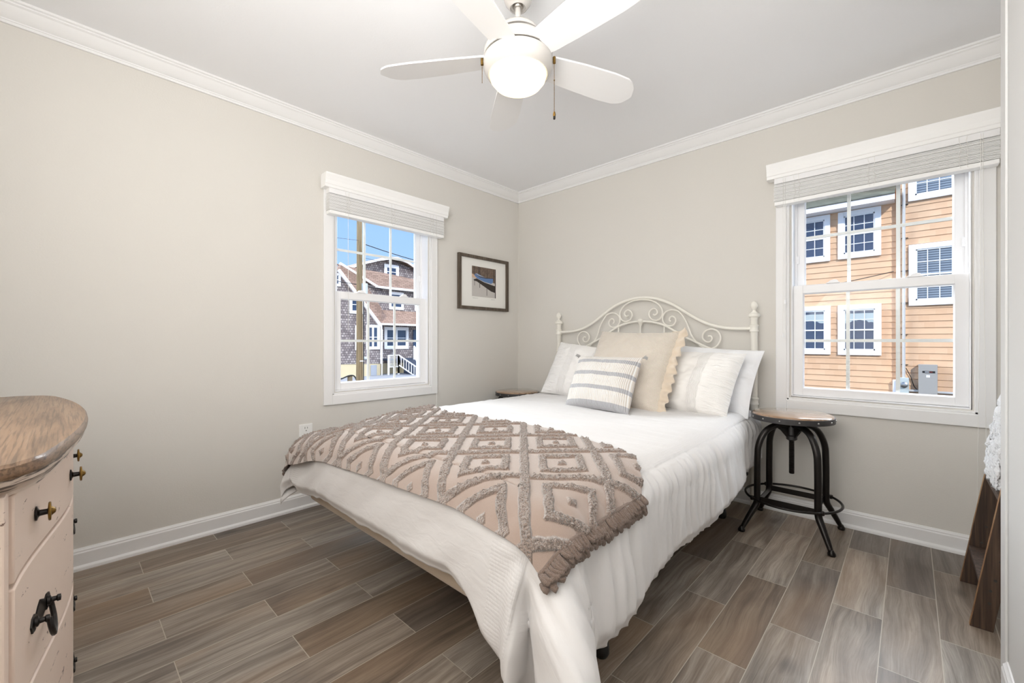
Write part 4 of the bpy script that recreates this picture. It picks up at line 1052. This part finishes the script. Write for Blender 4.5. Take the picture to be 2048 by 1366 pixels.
# porch roof
b = MB(T=hT); k = [b.av(p) for p in ((9.70,-.05,2.12),(16,-.05,2.12),(16,-.95,3.05),(9.25,-.95,3.05))]; b.af(*k); b.build('porch_roof', M['roofbrown'], sh_, fix=False, solid=.04)
MB(T=hT).box(9.72,16,-.10,-.02,2.02,2.13).build('gutter', M['extwhite'], sh_)
ext_window(sh_, lambda a, o_, z: (XH-1.5+o_, a, z), 10.95, 12.0, 5.03, 5.96, cas=.18, cols=1)
hw_ = lambda off: (lambda a, o_, z: (XH+off+o_, a, z))
ext_window(sh_, hw_(0), 7.95, 8.75, 2.60, 3.62, cas=.14, cols=1); ext_window(sh_, hw_(0), 6.6, 7.45, 4.05, 4.75, cas=.1, cols=1)
ext_window(sh_, hw_(0), 8.94, 9.79, .58, 2.0, cas=.13, cols=1, double=True); ext_window(sh_, hw_(0), 8.28, 8.60, .55, 1.95, cas=.1, cols=1)
ext_window(sh_, hw_(-.88), 10.93, 11.96, 3.05, 4.15, cas=.14, cols=1); ext_window(sh_, hw_(-.88), 12.8, 13.8, 3.05, 4.15, cas=.14, cols=1)
ext_window(sh_, hw_(-.88), 9.15, 9.28, 3.0, 4.0, cas=.03, cols=1) if False else None
ext_window(sh_, hw_(-.88), 10.60, 12.32, .57, 1.95, cas=.17, cols=1, double=True)
MB(T=hT).box(12.68,13.5,-.9,-.84,-.2,1.80).build('door', M['extpane'], sh_, bevel=.01)
MB(T=hT).box(9.84,9.94,-.02,.05,-.27,2.0).build('corner_board', M['extwhite'], sh_)
MB(T=hT).tube([(9.92,.08,1.75),(9.90,.08,GZ)], .035, 8).build('downspout', M['extwhite'], sh_, smooth=True)
MB(T=hT).box(9.24,9.62,-.04,0,GZ,-.33).build('cellar_door', M['extdoor'], sh_, bevel=.01)
for a_ in (8.62, 8.86): MB(T=hT).lathe([(.09,0),(.09,.08),(.05,.12),(0,.13)], (a_, .0, .16 if a_ < 8.7 else .08), 12, axis='y').build('meter', M['xfmr'], sh_, smooth=True)
# stairs
sr = MB(T=hT)
for i in range(7): sr.box(11.55+.11*i*.0, 12.9, -.2+.26*i, .06+.26*i, GZ, -.10-.125*i)
sr.box(10.45, 12.9, -.86, -.2, -.12, -.02)
stp_ = sr.build('steps', M['steps'], sh_)
def railing(pts, drop, n_):
    b = MB(T=hT); 
    b.bar(pts[0], pts[1], .06, .05); lo = [tuple(Vector(p)-Vector((0,0,drop))) for p in pts]; b.bar(lo[0], lo[1], .05, .05)
    for i in range(n_+1):
        t = i/n_; p = Vector(pts[0]).lerp(Vector(pts[1]), t); w = .08 if i in (0, n_) else .03
        b.bar(p, p-Vector((0,0,drop+(.5 if i in (0, n_) else 0))), w, w)
    b.build('railing', M['extwhite'], sh_)
railing([(10.30,.15,.22),(10.98,.15,.22)], .70, 6); railing([(10.98,.15,.22),(11.42,1.4,-.48)], .60, 7); railing([(12.25,-.1,.75),(11.62,1.4,.32)], .70, 7)

# ------------------------------------------------------------------ utility pole, wires, post
up = root('utility_pole', (-12, 4.49, GZ), 0, 'weathered wooden utility pole seen through the left window', 'utility pole')
MB().lathe([(.125,GZ),(.115,1),(.100,5),(.09,9.5)], (-12, 4.49, 0), 20).build('pole', M['polewood'], up, smooth=True)
MB().box(-11.87, -11.74, 4.50, 4.68, 2.72, 3.16).build('metal_can', M['xfmr'], up, bevel=.01)
MB().box(-11.88, -11.855, 4.44, 4.56, .30, .34).build('tag', M['extwhite'], up)
for z in (4.72, 4.42, 4.10): MB().lathe([(.03,-.05),(.045,0),(.03,.05)], (-11.84, 4.60, z), 10).build('insulator', M['xfmr'], up, smooth=True)
MB().tube([(-11.87, 4.58, -.9), (-11.87, 4.58, 9.3)], .018, 6).build('riser_cable', M['wire'], up, smooth=True)
for lab, p0, p1, sag, r_ in (
    ('black overhead wire running right from the pole above the dormer', (-11.84,4.62,4.60), (-13,16,4.9), .45, .016),
    ('thin overhead wire just under the topmost one right of the pole', (-11.84,4.62,4.10), (-12,12,4.45), .25, .007),
    ('dark wire crossing in front of the pole and brown roof', (-11.7,-6,4.0), (-12.5,16,2.9), .35, .011),
    ('short overhead wire left of the pole, uppermost', (-11.9,4.40,4.72), (-8,-6,4.3), .3, .006)):
    pts = [tuple(Vector(p0).lerp(Vector(p1), t/14)-Vector((0,0,sag*4*(t/14)*(1-t/14)))) for t in range(15)]
    tag(MB().tube(pts, r_, 5).build('overhead_wire', M['wire'], None, smooth=True), lab, 'overhead wire')
bo = root('bollard', (-15.3, 5.72, GZ), 0, 'weathered low post with black hose beside the pole foot', 'post')
MB().lathe([(.11,GZ-.03),(.11,-.50),(.10,-.46),(0,-.45)], (-15.3, 5.72, 0), 14).build('post', M['bollard'], bo, smooth=True)
MB().tube(cr([(-15.3,4.6,-.66),(-15.2,5.2,-.60),(-15.2,5.62,-.47),(-15.15,5.85,-.50),(-15.1,5.98,-.80),(-15.1,6.1,-.93)], 6), .030, 8).build('hose', M['wire'], bo, smooth=True)
